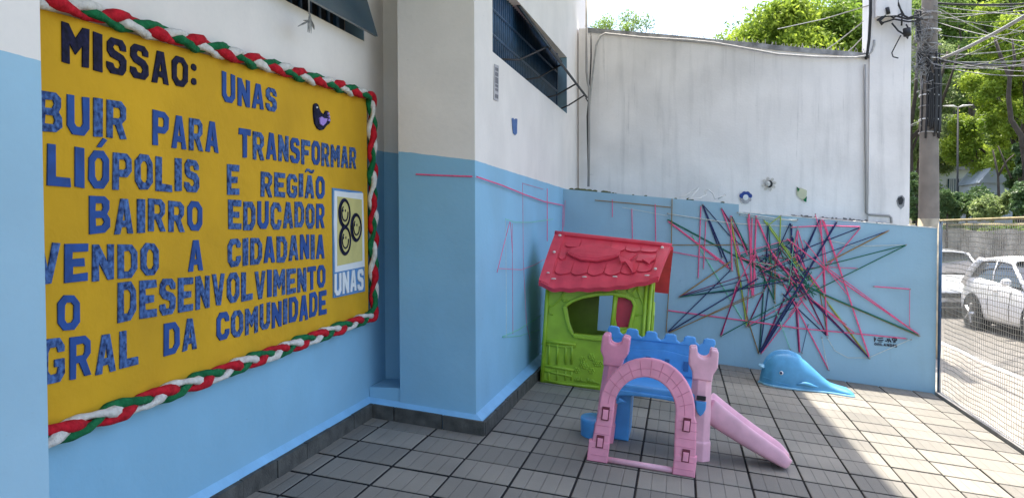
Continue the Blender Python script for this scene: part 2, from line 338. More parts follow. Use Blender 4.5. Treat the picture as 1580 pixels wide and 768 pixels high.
# niche and main block
box('niche_wall', (-0.9, 0.4, 4.7, 5.0, -0.3, WH), M_bld, bd)
box('niche_sill', (-0.49, 0.17, 3.75, 4.69, -0.3, 0.62), M_bld, bd)
box('pillar', (0.176, 1.75, 3.72, 4.6, -0.5, WH), M_bld, bd)
zt = lambda Y: pX(797, 0, 1.75)[2]+(Y-pX(797, 0, 1.75)[1])*(pX(874.7, 88.8, 1.75)[2]-pX(797, 0, 1.75)[2])/(pX(874.7, 88.8, 1.75)[1]-pX(797, 0, 1.75)[1])
zb = lambda Y: 7.605+(Y-5.297)*(7.84-7.605)/(16.9-5.297)
Yn, Yf = 5.30, pX(874.7, 120, 1.75)[1]
plate('wall', [[(4.6, -1.5), (23.4, -1.5), (23.4, WH), (4.6, WH)], [(Yn, zb(Yn)), (Yf, zb(Yf)), (Yf, zt(Yf)), (Yn, zt(Yn))]], 0.6, lambda a, b, c: (1.75-0.3+c, a, b), M_bld, bd)
# window in the side wall
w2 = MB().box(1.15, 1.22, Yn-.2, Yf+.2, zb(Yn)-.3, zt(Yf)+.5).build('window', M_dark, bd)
mb = MB(); mb.box(1.22, 1.748, Yf-.012, Yf+.2, zb(Yf)+.0, zt(Yf)); mb.build('reveal', M_reveal, w2)
ny = 46
for k in range(ny):
    y = Yn+0.1+(Yf-1.05-Yn)*k/(ny-1)
    tube('bar', [(1.50, y, zb(y)-.02), (1.50, y, zt(y)+.02)], 0.045, M_bar, w2, 6)
MB().box(1.47, 1.56, Yf-1.0, Yf-.86, zb(Yf)-.02, zt(Yf)+.02).build('frame', M_bar, w2)
for zz in (0.33, 0.66):
    MB().tube([(1.53, Yn, zb(Yn)+zz*(zt(Yn)-zb(Yn))), (1.53, Yf-.9, zb(Yf)+zz*(zt(Yf)-zb(Yf)))], 0.035, 6).build('crossbar', M_bar, w2)
A = pY(905, 150, 16.7); X1 = A[0]; z1 = A[2]
mb = MB()                                               # tilted-out sash, seen almost edge on
hx = 1.66
def sash(a, y, c): # a 0..1 hinge->bottom
    zh = 9.47+(y-16.7)*.006; return (hx+(X1-hx)*a+c*0.02, y, zh+(z1-9.47)*a+c*.015)
V = [sash(a, y, c) for a in (0, 1) for y in (8.5, 16.6) for c in (0, .7)]
mb.add(V, [(0, 1, 3, 2), (4, 6, 7, 5), (0, 4, 5, 1), (2, 3, 7, 6), (0, 2, 6, 4), (1, 5, 7, 3)])
sash_o = mb.build('sash', M_sash, w2)
MB().tube([sash(1, 8.5, 0), sash(1, 16.7, 0)], .04, 6).build('sash_rail', M_cab, w2)
MB().tube([sash(0, 8.5, 1), sash(0, 16.0, 1)], .05, 6).build('sash_rail', M_cab, w2)
for y0, y1 in ((6.3, 8.6), (9.4, 11.0), (13.0, 14.3), (16.0, 16.7)):
    tube('stay', [(1.6, y0, zb(y0)+.03), (1.9, y0+(y1-y0)*.5, zb(y0)+.22), sash(.93, y1, -.3), sash(1, y1, 0)], .026, M_cab, w2, 6)
# window in the left wall
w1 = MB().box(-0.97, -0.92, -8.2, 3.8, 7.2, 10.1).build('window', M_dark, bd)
for k in range(28):
    y = -7.4+10.2*k/27
    if y < -2: continue
    tube('bar', [(-.72, y, 7.3), (-.72, y, 9.9)], .04, M_bar, w1, 6)
MB().box(-.9, -.504, 3.638, 3.7, 7.6, 9.88).build('reveal', M_reveal, w1)
MB().box(-.75, -.68, 2.72, 2.85, 7.4, 9.9).build('frame', M_bar, w1)
c1 = pY(578.6, 57, 3.5); c2 = pY(562, 0, 3.5)
sl = (c1-c2)/np.linalg.norm(c1-c2); top = c1-sl*2.25
mb = MB(); V = []
for P in (top, c1):
    for y in (-6.0, 3.5):
        for c in (0, .06): V.append((P[0]+c, y, P[2]+(y-3.5)*.0243))
mb.add(V, [(0, 1, 3, 2), (4, 6, 7, 5), (0, 4, 5, 1), (2, 3, 7, 6), (0, 2, 6, 4), (1, 5, 7, 3)]); mb.build('sash', M_sash, w1)
# roof slab over the yard edge and the storey above the walls
def eX(Yc): return 9.22+(12.9-(Yc-3.65))*.048
V = []
for z in (WH, WH+0.55):
    for x, y in ((-9, -16), (eX(-16)+.0, -16), (eX(19.7), 19.7), (1.752, 19.7), (-9, 19.7)): V.append((x, y, z))
obj('roof_slab', V, [(4, 3, 2, 1, 0), (5, 6, 7, 8, 9)]+[(i, (i+1) % 5, 5+(i+1) % 5, 5+i) for i in range(5)], M_bld, bd)
box('rear_wall', (-9, -8.7, -16, 23.4, -1.5, WH-.003), M_bld, bd)
box('end_wall', (-8.7, 1.1, 23.1, 23.4, -1.5, WH-.003), M_bld, bd)
# sloped plaster ledge and dark stone skirting around the foot of the walls
def ledge(pts_out, pts_in, h0, h1):
    V = []; Fc = []
    for (xo, yo), (xi, yi) in zip(pts_out, pts_in):
        V += [(xo, yo, floorz(xo, yo)+h0), (xi, yi, floorz(xi, yi)+h1), (xo, yo, floorz(xo, yo)-.02), (xi, yi, floorz(xi, yi)-.02)]
    for k in range(len(pts_out)-1):
        a = k*4; b = a+4; Fc += [(a, b, b+1, a+1), (a+2, b+2, b, a)]
    return V, Fc
V, Fc = ledge([(-.41, -16), (-.41, 3.60), (1.90, 3.60), (2.06, 16.0)], [(-.50, -16), (-.50, 3.74), (1.75, 3.74), (1.76, 16.0)], .27, .36)
obj('plaster_ledge', V, Fc, M_ledge, bd)
def skirt(P, Q, nrm, h=.265, L=1.0, first=0.0):
    P = np.array(P, float); Q = np.array(Q, float); D = np.linalg.norm(Q-P); d = (Q-P)/D; s = 0; k = 0
    while s < D-.02:
        e = min(s+(first if (k == 0 and first) else L), D); a = P+d*(s+.012); b = P+d*(e-.012); t = .07+random.uniform(-.008, .008)
        hh = h+random.uniform(-.015, .01); V = []
        for q in (a, b):
            for c in (0, t):
                x = q[0]+nrm[0]*c; y = q[1]+nrm[1]*c
                V += [(x, y, floorz(x, y)-.02), (x, y, floorz(x, y)+hh)]
        obj('skirting_tile', V, [(0, 1, 5, 4), (2, 6, 7, 3), (1, 3, 7, 5), (0, 2, 3, 1), (4, 5, 7, 6)], M_skirt, bd)
        s = e; k += 1
skirt((-.41, -6), (-.41, 3.60), (1, 0), first=.6)
skirt((-.34, 3.60), (1.97, 3.60), (0, -1), first=.45)
skirt((1.905, 3.60), (2.06, 15.9), (1, 0), L=1.0)
# marks on the side wall
stk = empty('warning_sticker', pX(765, 128, 1.757), 'narrow grey peeling sticker strip on white wall beneath the barred window', 'sticker')
def onX(X, d=.012): return lambda a, b, c: (X+d+c, a, b)
def pxpoly(pts, X): return [tuple(pX(x, y, X)[1:]) for x, y in pts]
M_stick = mat("grey_vinyl", (0.42, 0.40, 0.42), 0.5, 0.25, 12); M_stickd = mat("dark_print", (0.16, 0.15, 0.17), 0.6, .4, 30)
plate('backing', [pxpoly([(762, 99), (768.5, 102), (768, 157), (761, 154)], 1.75)], .01, onX(1.75), M_stick, stk)
for yy, h in ((104, 5), (111, 6), (119, 9), (130, 4), (136, 4), (145, 6)):
    plate('printed_mark', [pxpoly([(763, yy), (767.5, yy+2), (767.5, yy+h+2), (763, yy+h)], 1.75)], .004, onX(1.75, .02), M_stickd, stk)
M_smud = mat("blue_paint_dab", (0.01, 0.10, 0.33), .5, .3, 20)
plate('paint_dab', [pxpoly([(789, 183), (791, 182), (793, 185), (795, 183), (797.5, 184), (797, 196), (797, 206), (794, 209), (791, 206), (790, 197)], 1.75)], .008, onX(1.75), M_smud,
      label='small dark blue hand-painted squiggle on white side wall below window', cat='paint mark')

# ================================================================== BLUE BACK WALL
bw = empty('blue_garden_wall', (8, 16.2, -.9), 'low sky blue rendered wall at the back of the yard carrying the string art', 'wall')
z_ = lambda x: floorz(x, 16)-.15
V, Fc = plate_mesh([[(1.72, z_(1.7)), (13.62, z_(13.6)), (13.62, 3.755), (7.59, 4.30), (7.585, 4.56), (1.72, 5.14)]], .45, 0.0)
obj('wall', [(a, 16.225+c, b) for a, b, c in V], Fc, M_blue, bw)
M_sunedge = mat("sunlit_edge_white", (0.78, 0.78, 0.76), .8, .2, 20)
mb = MB(); N = 40
for k in range(N):                                      # sunlight on the lower section's top edge, painted as an uneven white strip
    x0 = 7.62+5.98*k/N; x1 = x0+5.98/N; za = 4.30-(x0-7.59)*.0904; zb_ = 4.30-(x1-7.59)*.0904
    h = random.uniform(.015, .045)
    mb.add([(x0, 15.985, za), (x1, 15.985, zb_), (x1, 15.985, zb_+h), (x0, 15.985, za+h), (x0, 16.44, za), (x1, 16.44, zb_), (x1, 16.44, zb_+h), (x0, 16.44, za+h)],
           [(0, 1, 2, 3), (3, 2, 6, 7), (4, 7, 6, 5), (0, 3, 7, 4), (1, 5, 6, 2)])
mb.build('sunlit_edge', M_sunedge, bw)
# moss and rubble on top at the left corner
mb = MB()
for k in range(26):
    x = random.uniform(2.0, 3.6) if k < 16 else random.uniform(2, 7.4); r = random.uniform(.02, .07)
    blob(mb, (x, 16.1+random.uniform(0, .2), 5.14-(x-1.72)*.099+r*.4), (r*1.5, r, r*.8), 4)
mb.build('rubble', M_earth, bw, kind='stuff')

# ================================================================== WHITE WALL BEHIND
ww = empty('white_party_wall', (8, 20.2, -1.3), 'tall stained white rendered wall behind the blue garden wall', 'wall')
tops = [(905, 44), (960, 49), (1040, 56), (1110, 63), (1160, 67), (1195, 71), (1240, 75), (1300, 80), (1342, 84)]
tp = [(pY(x, y, 20)[0], pY(x, y, 20)[2]) for x, y in tops]
V, Fc = plate_mesh([[(tp[-1][0], -1.8), (tp[-1][0], tp[-1][1])]+tp[::-1][1:]+[(1.80, tp[0][1]), (1.80, -1.8)]], .5, 0)
obj('wall', [(a, 20.25+c, b) for a, b, c in V], Fc, M_white, ww)
mb = MB()                                               # rough cement strip above the cable
cab = [(930, 52), (990, 58), (1060, 62), (1100, 66), (1140, 73), (1200, 84), (1260, 88), (1340, 89)]
for (xa, ya), (xb, yb) in zip(tops[:-1], tops[1:]):
    a = pY(xa, ya, 19.98); b = pY(xb, yb, 19.98); h = .16
    mb.add([(a[0], 19.96, a[2]-h), (b[0], 19.96, b[2]-h), (b[0], 19.96, b[2]+.03), (a[0], 19.96, a[2]+.03), (a[0], 20.5, a[2]-h), (b[0], 20.5, b[2]-h), (b[0], 20.5, b[2]+.03), (a[0], 20.5, a[2]+.03)],
           [(0, 1, 2, 3), (3, 2, 6, 7), (4, 7, 6, 5), (0, 3, 7, 4), (1, 5, 6, 2)])
mb.build('coping', M_grime, ww)
for k in range(70):
    pass
sp = MB()
for k in range(80):                                     # sparse wire spikes along the coping
    x = 905+435*k/80+random.uniform(-2, 2); yy = np.interp(x, [t[0] for t in tops], [t[1] for t in tops]); P = pY(x, yy, 20.2); sp.tube([P, P+np.array([random.uniform(-.08, .08), random.uniform(-.08, .08), random.uniform(.08, .2)])], .012, 4)
sp.build('spikes', M_cabg, ww, kind='stuff')
pr0 = pY(1341, 200, 19.9)[0]; pr1 = 13.80
box('pillar', (pr0, pr1, 19.9, 21.2, -1.8, 16.5), M_white, ww)
box('side_wall', (pr1-.5, pr1-.003, 21.2, 44, -1.8, 10.2), M_white, ww)
box('base_ledge', (9.75, 13.12, 19.72, 19.99, 2.0, 4.19), M_grime, ww, f=lambda x, y, z: (x, y, z-(x-9.75)*.075 if z > 3 else z))
mb = MB()
c_ = lambda X, z, y=19.9: (X, y, z)
mb = MB()                                               # black mould line where the wall meets the ledge
rg = random.Random(4); N = 60
for k in range(N):
    xa = 9.0+4.05*k/N; xb = xa+4.05/N; z0 = 4.19-(max(xa, 9.75)-9.75)*.075; h = rg.uniform(.015, .08)*(1 if xa > 9.7 else .5)
    mb.add([(xa, 19.994-.004, z0-.01), (xb, 19.99, z0-.01), (xb, 19.99, z0+h), (xa, 19.99, z0+h*rg.uniform(.6, 1.3)), (xa, 19.998, z0-.01), (xb, 19.998, z0-.01), (xb, 19.998, z0+h), (xa, 19.998, z0+h)], [(0, 1, 2, 3), (3, 2, 6, 7), (0, 3, 7, 4), (1, 5, 6, 2)])
mb.build('mould_stain', mat("black_mould", (.20, .20, .20), .9, .6, 30), ww, kind='stuff')
# conduits fixed to the wall
def P20(x, y, Y=19.88): return tuple(pY(x, y, Y))
tube('conduit_pipe', [P20(1334, 100), P20(1335, 200), P20(1337, 328), P20(1340, 331), P20(1372, 333), P20(1375, 336), P20(1376, 350)], .045, M_cabg, None, 6, label='grey conduit pipe running down beside the white pillar and along its foot', cat='pipe')
tube('cable', [P20(909, 165), P20(913, 130), P20(920, 70), P20(926, 56), P20(934, 52), P20(990, 58), P20(1060, 62), P20(1100, 66), P20(1140, 73), P20(1200, 84), P20(1260, 88), P20(1320, 89), P20(1338, 86), P20(1345, 80), P20(1349, 70), P20(1349, 62)], .04, M_cabl, None, 6, label='thick pale cable sagging along the top of the white wall', cat='cable')
tube('cable', [P20(1336, 92), P20(1338, 84), P20(1341, 60), P20(1343, 20), P20(1343, -30)], .055, M_cab, None, 6, label='black cable climbing the left edge of the white pillar', cat='cable')
tube('cable', [P20(905, -10, 19.5), P20(905, 110, 19.5), P20(907, 128, 19.5), P20(909, 135, 19.5), P20(909, 210, 19.5), P20(908, 288, 19.5)], .05, M_cabg, None, 6, label='grey cable running down the corner between building and white wall', cat='cable')
tube('cable', [P20(912, 52, 19.7), P20(912, 90, 19.7), P20(910, 130, 19.7), P20(908, 150, 19.7), P20(904, 152, 19.7), P20(908, 158, 19.7), P20(906, 180, 19.7), P20(908, 288, 19.7)], .03, M_cab, None, 6, label='thin black cable knotted in the corner beside the window stays', cat='cable')
# rubbish cable curls on top of the blue wall
curl = [(1048, 304), (1058, 302), (1072, 292), (1078, 290), (1068, 303), (1062, 307), (1080, 306), (1090, 300), (1087, 295), (1093, 293), (1100, 298), (1103, 307), (1115, 302), (1120, 300), (1108, 307)]
tube('cable', [pY(x, y, 16.15+.1*sin(i)) for i, (x, y) in enumerate(curl)], .022, M_cabw, None, 5, label='loose white cable curled on top of the blue wall', cat='cable')
# crafts on the white wall
def onY(Y, d=.012): return lambda a, b, c: (a, Y-d+c, b)
def pyp(pts, Y): return [(pY(x, y, Y)[0], pY(x, y, Y)[2]) for x, y in pts]
fl = empty('flower_ornament', pY(1186, 284, 19.98), 'round hole with white knob inside a faint painted flower on the white wall', 'wall ornament')
Pc = pY(1186.5, 284, 19.99)
for k in range(8):
    a = 2*pi*k/8+.2
    plate('petal', [[(Pc[0]+.19*cos(a)+.08*cos(t)*cos(a)-.06*sin(t)*sin(a), Pc[2]+.19*sin(a)+.08*cos(t)*sin(a)+.06*sin(t)*cos(a)) for t in [2*pi*i/12 for i in range(12)]]], .01, onY(19.99), mat("faded_petal", (.62, .58, .53), .8, .3, 25) if k == 0 else bpy.data.materials["faded_petal"], fl)
plate('hole', [ell(Pc[0]+.02, Pc[2], .11, .13)], .012, onY(19.97), M_dark, fl)
blob(MB(), (Pc[0]-.04, 19.9, Pc[2]+.01), (.085, .07, .1), 6).build('knob', M_wcl, fl, True)
bf = empty('paper_flower', pY(1150, 305, 19.98), 'round paper flower with dark blue upper petals on the white wall', 'wall ornament')
Pc = pY(1150.5, 305, 19.99)
M_bpet = mat("blue_petal", (.02, .06, .28), .7)
for k in range(4):
    a = radians(20+45*k)
    plate('petal', [ell(Pc[0]+.15*cos(a), Pc[2]+.13*sin(a)+.02, .095, .095, 14)], .02, onY(19.99, .02+.004*k), M_bpet, bf)
for k in range(4):
    a = radians(200+45*k)
    plate('petal', [ell(Pc[0]+.14*cos(a), Pc[2]+.13*sin(a)-.02, .08, .08, 14)], .02, onY(19.99, .016+.004*k), M_stick, bf)
plate('centre', [ell(Pc[0], Pc[2]+.01, .10, .11, 14)], .03, onY(19.99, .045), M_paper, bf)
gs = empty('paper_badge', pY(1237, 299, 19.98), 'cream paper diamond with two green corners on the white wall', 'wall ornament')
plate('paper', [pyp([(1229, 291), (1236, 290), (1245, 294), (1244, 306), (1238, 309), (1229, 301)], 19.98)], .02, onY(19.98), mat("cream_badge", (.55, .55, .38), .8), gs)
for pts in ([(1229, 288), (1234, 292), (1231, 296)], [(1239, 309), (1245, 303), (1244, 312)]):
    plate('green_corner', [pyp(pts, 19.96)], .02, onY(19.96, .02), M_green, gs)
plate('drain_hole', [pyp([(1385, 306), (1391, 303), (1394, 308), (1392, 315), (1387, 316)], 19.89)], .01, onY(19.89), M_dark, ww)
plate('rust_stain', [pyp([(1383, 310), (1386, 303), (1392, 301), (1396, 306), (1395, 318), (1390, 323), (1385, 318)], 19.895)], .006, onY(19.895, .004), M_grime, ww)

# ================================================================== STRING ART
def yarnmat(n, c): return mat(n, c, .9, .2, 40)
Y_ = dict(P=yarnmat("pink_yarn", (.85, .13, .28)), N=yarnmat("navy_yarn", (.022, .03, .12)), G=yarnmat("green_yarn", (.015, .14, .09)), M=yarnmat("maroon_yarn", (.20, .01, .09)),
          O=yarnmat("ochre_yarn", (.30, .19, .07)), L=yarnmat("lime_yarn", (.35, .50, .05)), W=yarnmat("pale_yarn", (.62, .66, .62)), T=yarnmat("mint_yarn", (.22, .62, .42)))
NM = dict(P='pink', N='navy', G='green', M='maroon', O='ochre', L='lime', W='pale', T='mint')
sa = empty('string_art', pY(1240, 400, 15.96), 'burst of pink, navy, green and ochre yarn stretched between nails on the blue back wall', 'string art')
c6 = lambda x, y: (x/3.07+1030, y/3.07+310)
c7 = lambda x, y: (x/2.952+1220, y/2.952+310)
lay = [0]
def string(parent, pts, c, wd=.032, Y=15.985, mode='Y'):
    lay[0] += 1; off = .006+.0016*(lay[0] % 45)
    if mode == 'Y': q = [np.array(pY(x, y, Y))-np.array([0, off, 0]) for x, y in pts]
    else: q = [np.array(pX(x, y, Y))+np.array([off, 0, 0]) for x, y in pts]
    mb = MB(); mb.tube(q, wd/2, 5, squash=1.0); mb.build('string', Y_[c], parent)
T6 = """G 0,88 325,262 620,405 6;P 0,95 290,310 6;P 2,93 270,296;P 2,97 308,332 4;N 165,15 300,330 5;N 166,18 260,270 5;N 168,18 290,160 380,235;P 158,25 145,365 4;P 182,95 170,320 3;
M 255,35 375,225 500,330 5;P 255,35 410,450 5;P 300,70 305,330 5;P 303,72 380,260 4;G 305,75 380,230 460,300 5;L 300,80 375,590 4;P 385,60 400,450 6;P 420,70 405,455 6;P 400,80 392,420 4;P 378,80 420,380 4;
P 420,80 490,240 614,400 7;M 425,85 520,300 600,372;M 475,250 614,390 4;L 455,90 614,310 5;L 470,100 640,330 3;L 535,75 530,220 4;L 535,70 480,112 3;N 475,110 468,290 4;G 478,115 505,480 4;N 580,105 525,225 420,300 4;N 582,108 592,330 4;
O 60,450 300,285 5;N 55,452 300,425 600,372 4;G 55,453 330,415 560,362 5;G 55,455 385,405 3;M 55,450 385,345 3;N 55,452 385,370 3;N 0,620 300,325 4;N 0,622 430,365 5;O 0,624 450,430 3;O 5,625 380,450 3;
M 250,635 345,370 5;P 256,635 325,400 420,240 3;G 252,638 614,440 4;M 252,636 330,400 4;T 118,165 375,595 4;G 345,360 375,590 3;P 372,590 385,400 300,100 3;M 378,592 455,430 540,230 5;G 380,596 610,500 3;P 372,594 600,470 3;
N 434,722 455,420 5;N 436,722 490,330 4;G 434,722 470,220 4;M 438,722 590,380 6;N 440,722 640,400 5;P 442,722 640,470 4;O 432,722 380,560 318,270 4;P 0,517 400,570 614,600 5;O 0,208 250,208 380,206 3;P 20,240 240,280 3;
W 0,60 300,105 614,122 3;W 330,55 480,78 614,95 3;W 340,66 500,90 614,88 2;O 508,485 510,240 4;P 508,480 420,250 3;O 510,485 480,250 3;G 430,300 505,470 5;T 505,500 580,700 2"""
T7 = """N 130,85 35,285 5;N 128,90 20,350 3;P 134,85 150,290 165,612 5;P 142,85 215,290 355,705 5;P 150,90 240,360 4;N 208,95 60,350 -143,690 8;P 315,118 160,112 0,120 4;P 316,122 200,260 110,360 4;N 312,122 0,242 4;
O 445,135 160,282 5;N 443,135 0,295 3;G 522,200 40,322 4;G 522,202 120,402 20,440 4;P 375,388 540,400 4;P 540,400 538,570 1.6;P 583,608 230,365 -20,170 5;G 583,610 150,425 60,380 7;O 583,613 150,428 5;P 580,606 160,300 3;
P 355,712 260,430 60,180 3;N 356,714 100,460 0,340 4;L 356,712 100,370 0,245 4;M 354,710 90,440 -20,300 6;O 356,716 170,470 4;M 165,612 60,400 -20,240 5;N 163,612 25,482 -40,420 4;O 167,608 130,400 3;P 168,610 145,290 3;
M 38,688 22,455 5;P 42,688 30,460 3;N 50,690 80,560 1.6;P 172,768 20,470 -60,330 5;P 32,128 5,255 4;P 32,130 70,260 3;P 30,132 30,330 3;W 165,620 200,680 260,712 355,712 450,670 545,628 1.8;W 130,170 300,205 522,200 2;P 0,310 150,300 300,306 2;
P -20,460 60,420 250,560 3;P 0,575 270,600 525,625 4;N 5,160 40,290 4;N 5,110 0,330 4;P 0,190 60,300 150,420 6;P 10,300 100,470 6;P -10,350 60,470 130,560 4;M 0,335 70,450 5;P 100,450 290,600 3;N -30,200 60,260 5;N -30,440 80,300 5;P -10,520 110,360 3;P 110,60 150,200 170,330 3;W 140,620 155,700 172,768 1.6"""
for T, cf_ in ((T6, c6), (T7, c7)):
    for it in T.replace('\n', '').split(';'):
        a = it.split(); wd = 3.0 if ',' in a[-1] else float(a[-1]); pts = [cf_(*map(float, s_.split(','))) for s_ in a[1:] if ',' in s_]
        string(sa, pts, a[0], .0078*wd+.006)
nails = {}
for T, cf_ in ((T6, c6), (T7, c7)):
    for it in T.replace('\n', '').split(';'):
        a = it.split(); pts = [cf_(*map(float, s_.split(','))) for s_ in a[1:] if ',' in s_]
        for q in (pts[0], pts[-1]): nails[(round(q[0]/5), round(q[1]/5))] = q
nv, nf = MB(), 0
for q in nails.values():
    P = np.array(pY(q[0], q[1], 16.0)); MB().tube([P, P-np.array([0, .10, 0]), P-np.array([0, .101, 0]), P-np.array([0, .115, 0])], [.010, .010, .026, .026], 6).build('nail', M_cabg, sa)
# denser tangle in the middle
hub = [(1140, 395), (1160, 400), (1172, 420), (1205, 383), (1228, 398), (1237, 420), (1215, 440), (1245, 432), (1235, 440), (1196, 405), (1180, 390), (1226, 372)]
for k in range(44):
    a, b = random.sample(hub, 2); string(sa, [(a[0]+random.uniform(-5, 5), a[1]+random.uniform(-5, 5)), (b[0]+random.uniform(-5, 5), b[1]+random.uniform(-5, 5))], random.choice('PPGMNGPTG'), .024)
g = MB()
for k in range(40):
    x = 1243+random.gauss(0, 7); y = 436+random.gauss(0, 6)
    g.tube([np.array(pY(x, y, 15.93)), np.array(pY(x+random.gauss(0, 9), y+random.gauss(0, 7), 15.93))], .014, 4)
g.build('knot', Y_['G'], sa)
# lines on the left part of the back wall
for c, pts, wd in (('O', [(918, 309), (975, 314), (1035, 320)], 4), ('P', [(945, 308), (945, 335)], 3), ('P', [(975, 322), (976, 375)], 3.5), ('P', [(1011, 315), (1012, 380)], 4), ('O', [(1037, 307), (1036, 380), (1028, 512)], 4), ('W', [(960, 320), (1030, 333)], 2)):
    string(sa, pts, c, .0085*wd)
ss = empty('string_art', pX(800, 380, 1.76), 'few loose pink and mint yarns pinned to the side wall left of the playhouse', 'string art')
XW = 1.752
for c, pts, wd in (('P', [(731, 273), (770, 286), (805, 300), (836, 311), (866, 317)], 4.5), ('P', [(841, 291), (841, 372)], 3.5), ('P', [(866, 316), (865, 362)], 3.5), ('P', [(869, 308), (867, 350)], 2),
                   ('T', [(775, 338), (790, 343), (815, 343), (850, 338)], 2.2), ('P', [(782, 342), (772, 380), (762, 420)], 2.2), ('P', [(783, 343), (786, 390)], 2), ('P', [(765, 414), (800, 416), (822, 408), (836, 400)], 1.8),
                   ('W', [(775, 340), (776, 440), (776, 520)], 1.4), ('P', [(790, 345), (791, 515)], 1.3), ('P', [(806, 282), (807, 400), (812, 500), (818, 525)], 1.3), ('P', [(806, 283), (838, 292)], 1.3),
                   ('T', [(775, 519), (800, 508), (835, 486)], 2.6), ('T', [(775, 520), (800, 518), (834, 508)], 1.8)):
    string(ss, pts, c, .0072*wd, XW, 'X')
sp_ = MB(); q = [np.array(pY(x, y, 3.715))+np.array([0, -.012, 0]) for x, y in ((642, 269), (685, 271), (729, 272.5))]
sp_.tube(q, .016, 5).build('string', Y_['P'], None, label='pink yarn taped across the front face of the middle pillar', cat='yarn')
# painted signature
sg = empty('wall_signature', pY(1380, 527, 15.98), 'small black hand lettered signature at the lower right of the blue back wall', 'writing')
Msg = mat("black_marker", (.03, .03, .05), .7)
def stroke(pts, r=.013):
    mb = MB(); mb.tube([np.array(pY(1330+x/15.36, 500+y/15.36, 15.988))-np.array([0, .004, 0]) for x, y in pts], r, 4, squash=1.0); mb.build('stroke', Msg, sg)
for pts in ([(298, 300), (300, 415)], [(325, 325), (310, 380)], [(380, 325), (500, 325)], [(360, 370), (510, 375)], [(390, 410), (485, 412)], [(600, 335), (605, 380), (570, 400), (545, 385)], [(620, 430), (640, 325), (690, 430)], [(640, 390), (690, 392)],
            [(720, 345), (760, 325), (820, 340), (825, 380), (780, 398), (735, 385), (720, 345)], [(775, 345), (775, 370), (800, 370)], [(735, 422), (800, 424)]): stroke(pts, .015)
# ------------------------------------------------------------------ glyphs
O8 = [(.27, 0), (.73, 0), (1, .22), (1, .78), (.73, 1), (.27, 1), (0, .78), (0, .22)]; O8i = [(.40, .2), (.60, .2), (.71, .31), (.71, .69), (.60, .8), (.40, .8), (.29, .69), (.29, .31)]
PH_ = [(.3, .54), (.62, .54), (.70, .61), (.70, .75), (.62, .82), (.3, .82)]
GL = dict(A=[[(0, 0), (.29, 0), (.35, .2), (.65, .2), (.71, 0), (1, 0), (.68, 1), (.32, 1)], [(.41, .38), (.59, .38), (.5, .74)]],
 B=[[(0, 0), (.75, 0), (1, .15), (1, .38), (.85, .52), (.96, .64), (.96, .86), (.72, 1), (0, 1)], [(.28, .2), (.63, .2), (.70, .29), (.63, .42), (.28, .42)], [(.28, .6), (.60, .6), (.66, .7), (.60, .8), (.28, .8)]],
 C=[[(.25, 0), (.78, 0), (1, .2), (1, .36), (.72, .36), (.66, .2), (.38, .2), (.29, .3), (.29, .7), (.38, .8), (.66, .8), (.72, .66), (1, .66), (1, .82), (.78, 1), (.25, 1), (0, .8), (0, .2)]],
 D=[[(0, 0), (.7, 0), (1, .25), (1, .75), (.7, 1), (0, 1)], [(.3, .2), (.58, .2), (.70, .32), (.70, .68), (.58, .8), (.3, .8)]],
 E=[[(0, 0), (1, 0), (1, .21), (.32, .21), (.32, .4), (.85, .4), (.85, .6), (.32, .6), (.32, .79), (1, .79), (1, 1), (0, 1)]],
 F=[[(0, 0), (.32, 0), (.32, .4), (.82, .4), (.82, .6), (.32, .6), (.32, .79), (1, .79), (1, 1), (0, 1)]],
 G=[[(.25, 0), (.8, 0), (1, .18), (1, .52), (.55, .52), (.55, .36), (.72, .36), (.68, .2), (.38, .2), (.29, .3), (.29, .7), (.38, .8), (.66, .8), (.72, .68), (1, .68), (1, .82), (.78, 1), (.25, 1), (0, .8), (0, .2)]],
 I=[[(0, 0), (1, 0), (1, 1), (0, 1)]], L=[[(0, 0), (1, 0), (1, .22), (.36, .22), (.36, 1), (0, 1)]],
 M=[[(0, 0), (.25, 0), (.25, .52), (.5, .25), (.75, .52), (.75, 0), (1, 0), (1, 1), (.77, 1), (.5, .66), (.23, 1), (0, 1)]],
 N=[[(0, 0), (.29, 0), (.29, .52), (.71, 0), (1, 0), (1, 1), (.71, 1), (.71, .48), (.29, 1), (0, 1)]],
 O=[O8, O8i], P=[[(0, 0), (.3, 0), (.3, .36), (.75, .36), (1, .52), (1, .85), (.75, 1), (0, 1)], PH_],
 R=[[(0, 0), (.29, 0), (.29, .36), (.43, .36), (.70, 0), (1, 0), (.74, .4), (.96, .55), (.96, .85), (.72, 1), (0, 1)], PH_],
 S=[[(.2, 0), (.8, 0), (1, .16), (1, .45), (.82, .58), (.38, .66), (.32, .75), (.40, .82), (.64, .82), (.70, .7), (.98, .7), (.98, .86), (.78, 1), (.22, 1), (.02, .85), (.02, .60), (.2, .46), (.62, .38), (.69, .28), (.62, .18), (.38, .18), (.3, .3), (0, .3), (0, .15)]],
 T=[[(.34, 0), (.66, 0), (.66, .79), (1, .79), (1, 1), (0, 1), (0, .79), (.34, .79)]],
 U=[[(.25, 0), (.75, 0), (1, .2), (1, 1), (.70, 1), (.70, .3), (.6, .2), (.4, .2), (.3, .3), (.3, 1), (0, 1), (0, .2)]],
 V=[[(.34, 0), (.66, 0), (1, 1), (.71, 1), (.5, .34), (.29, 1), (0, 1)]])
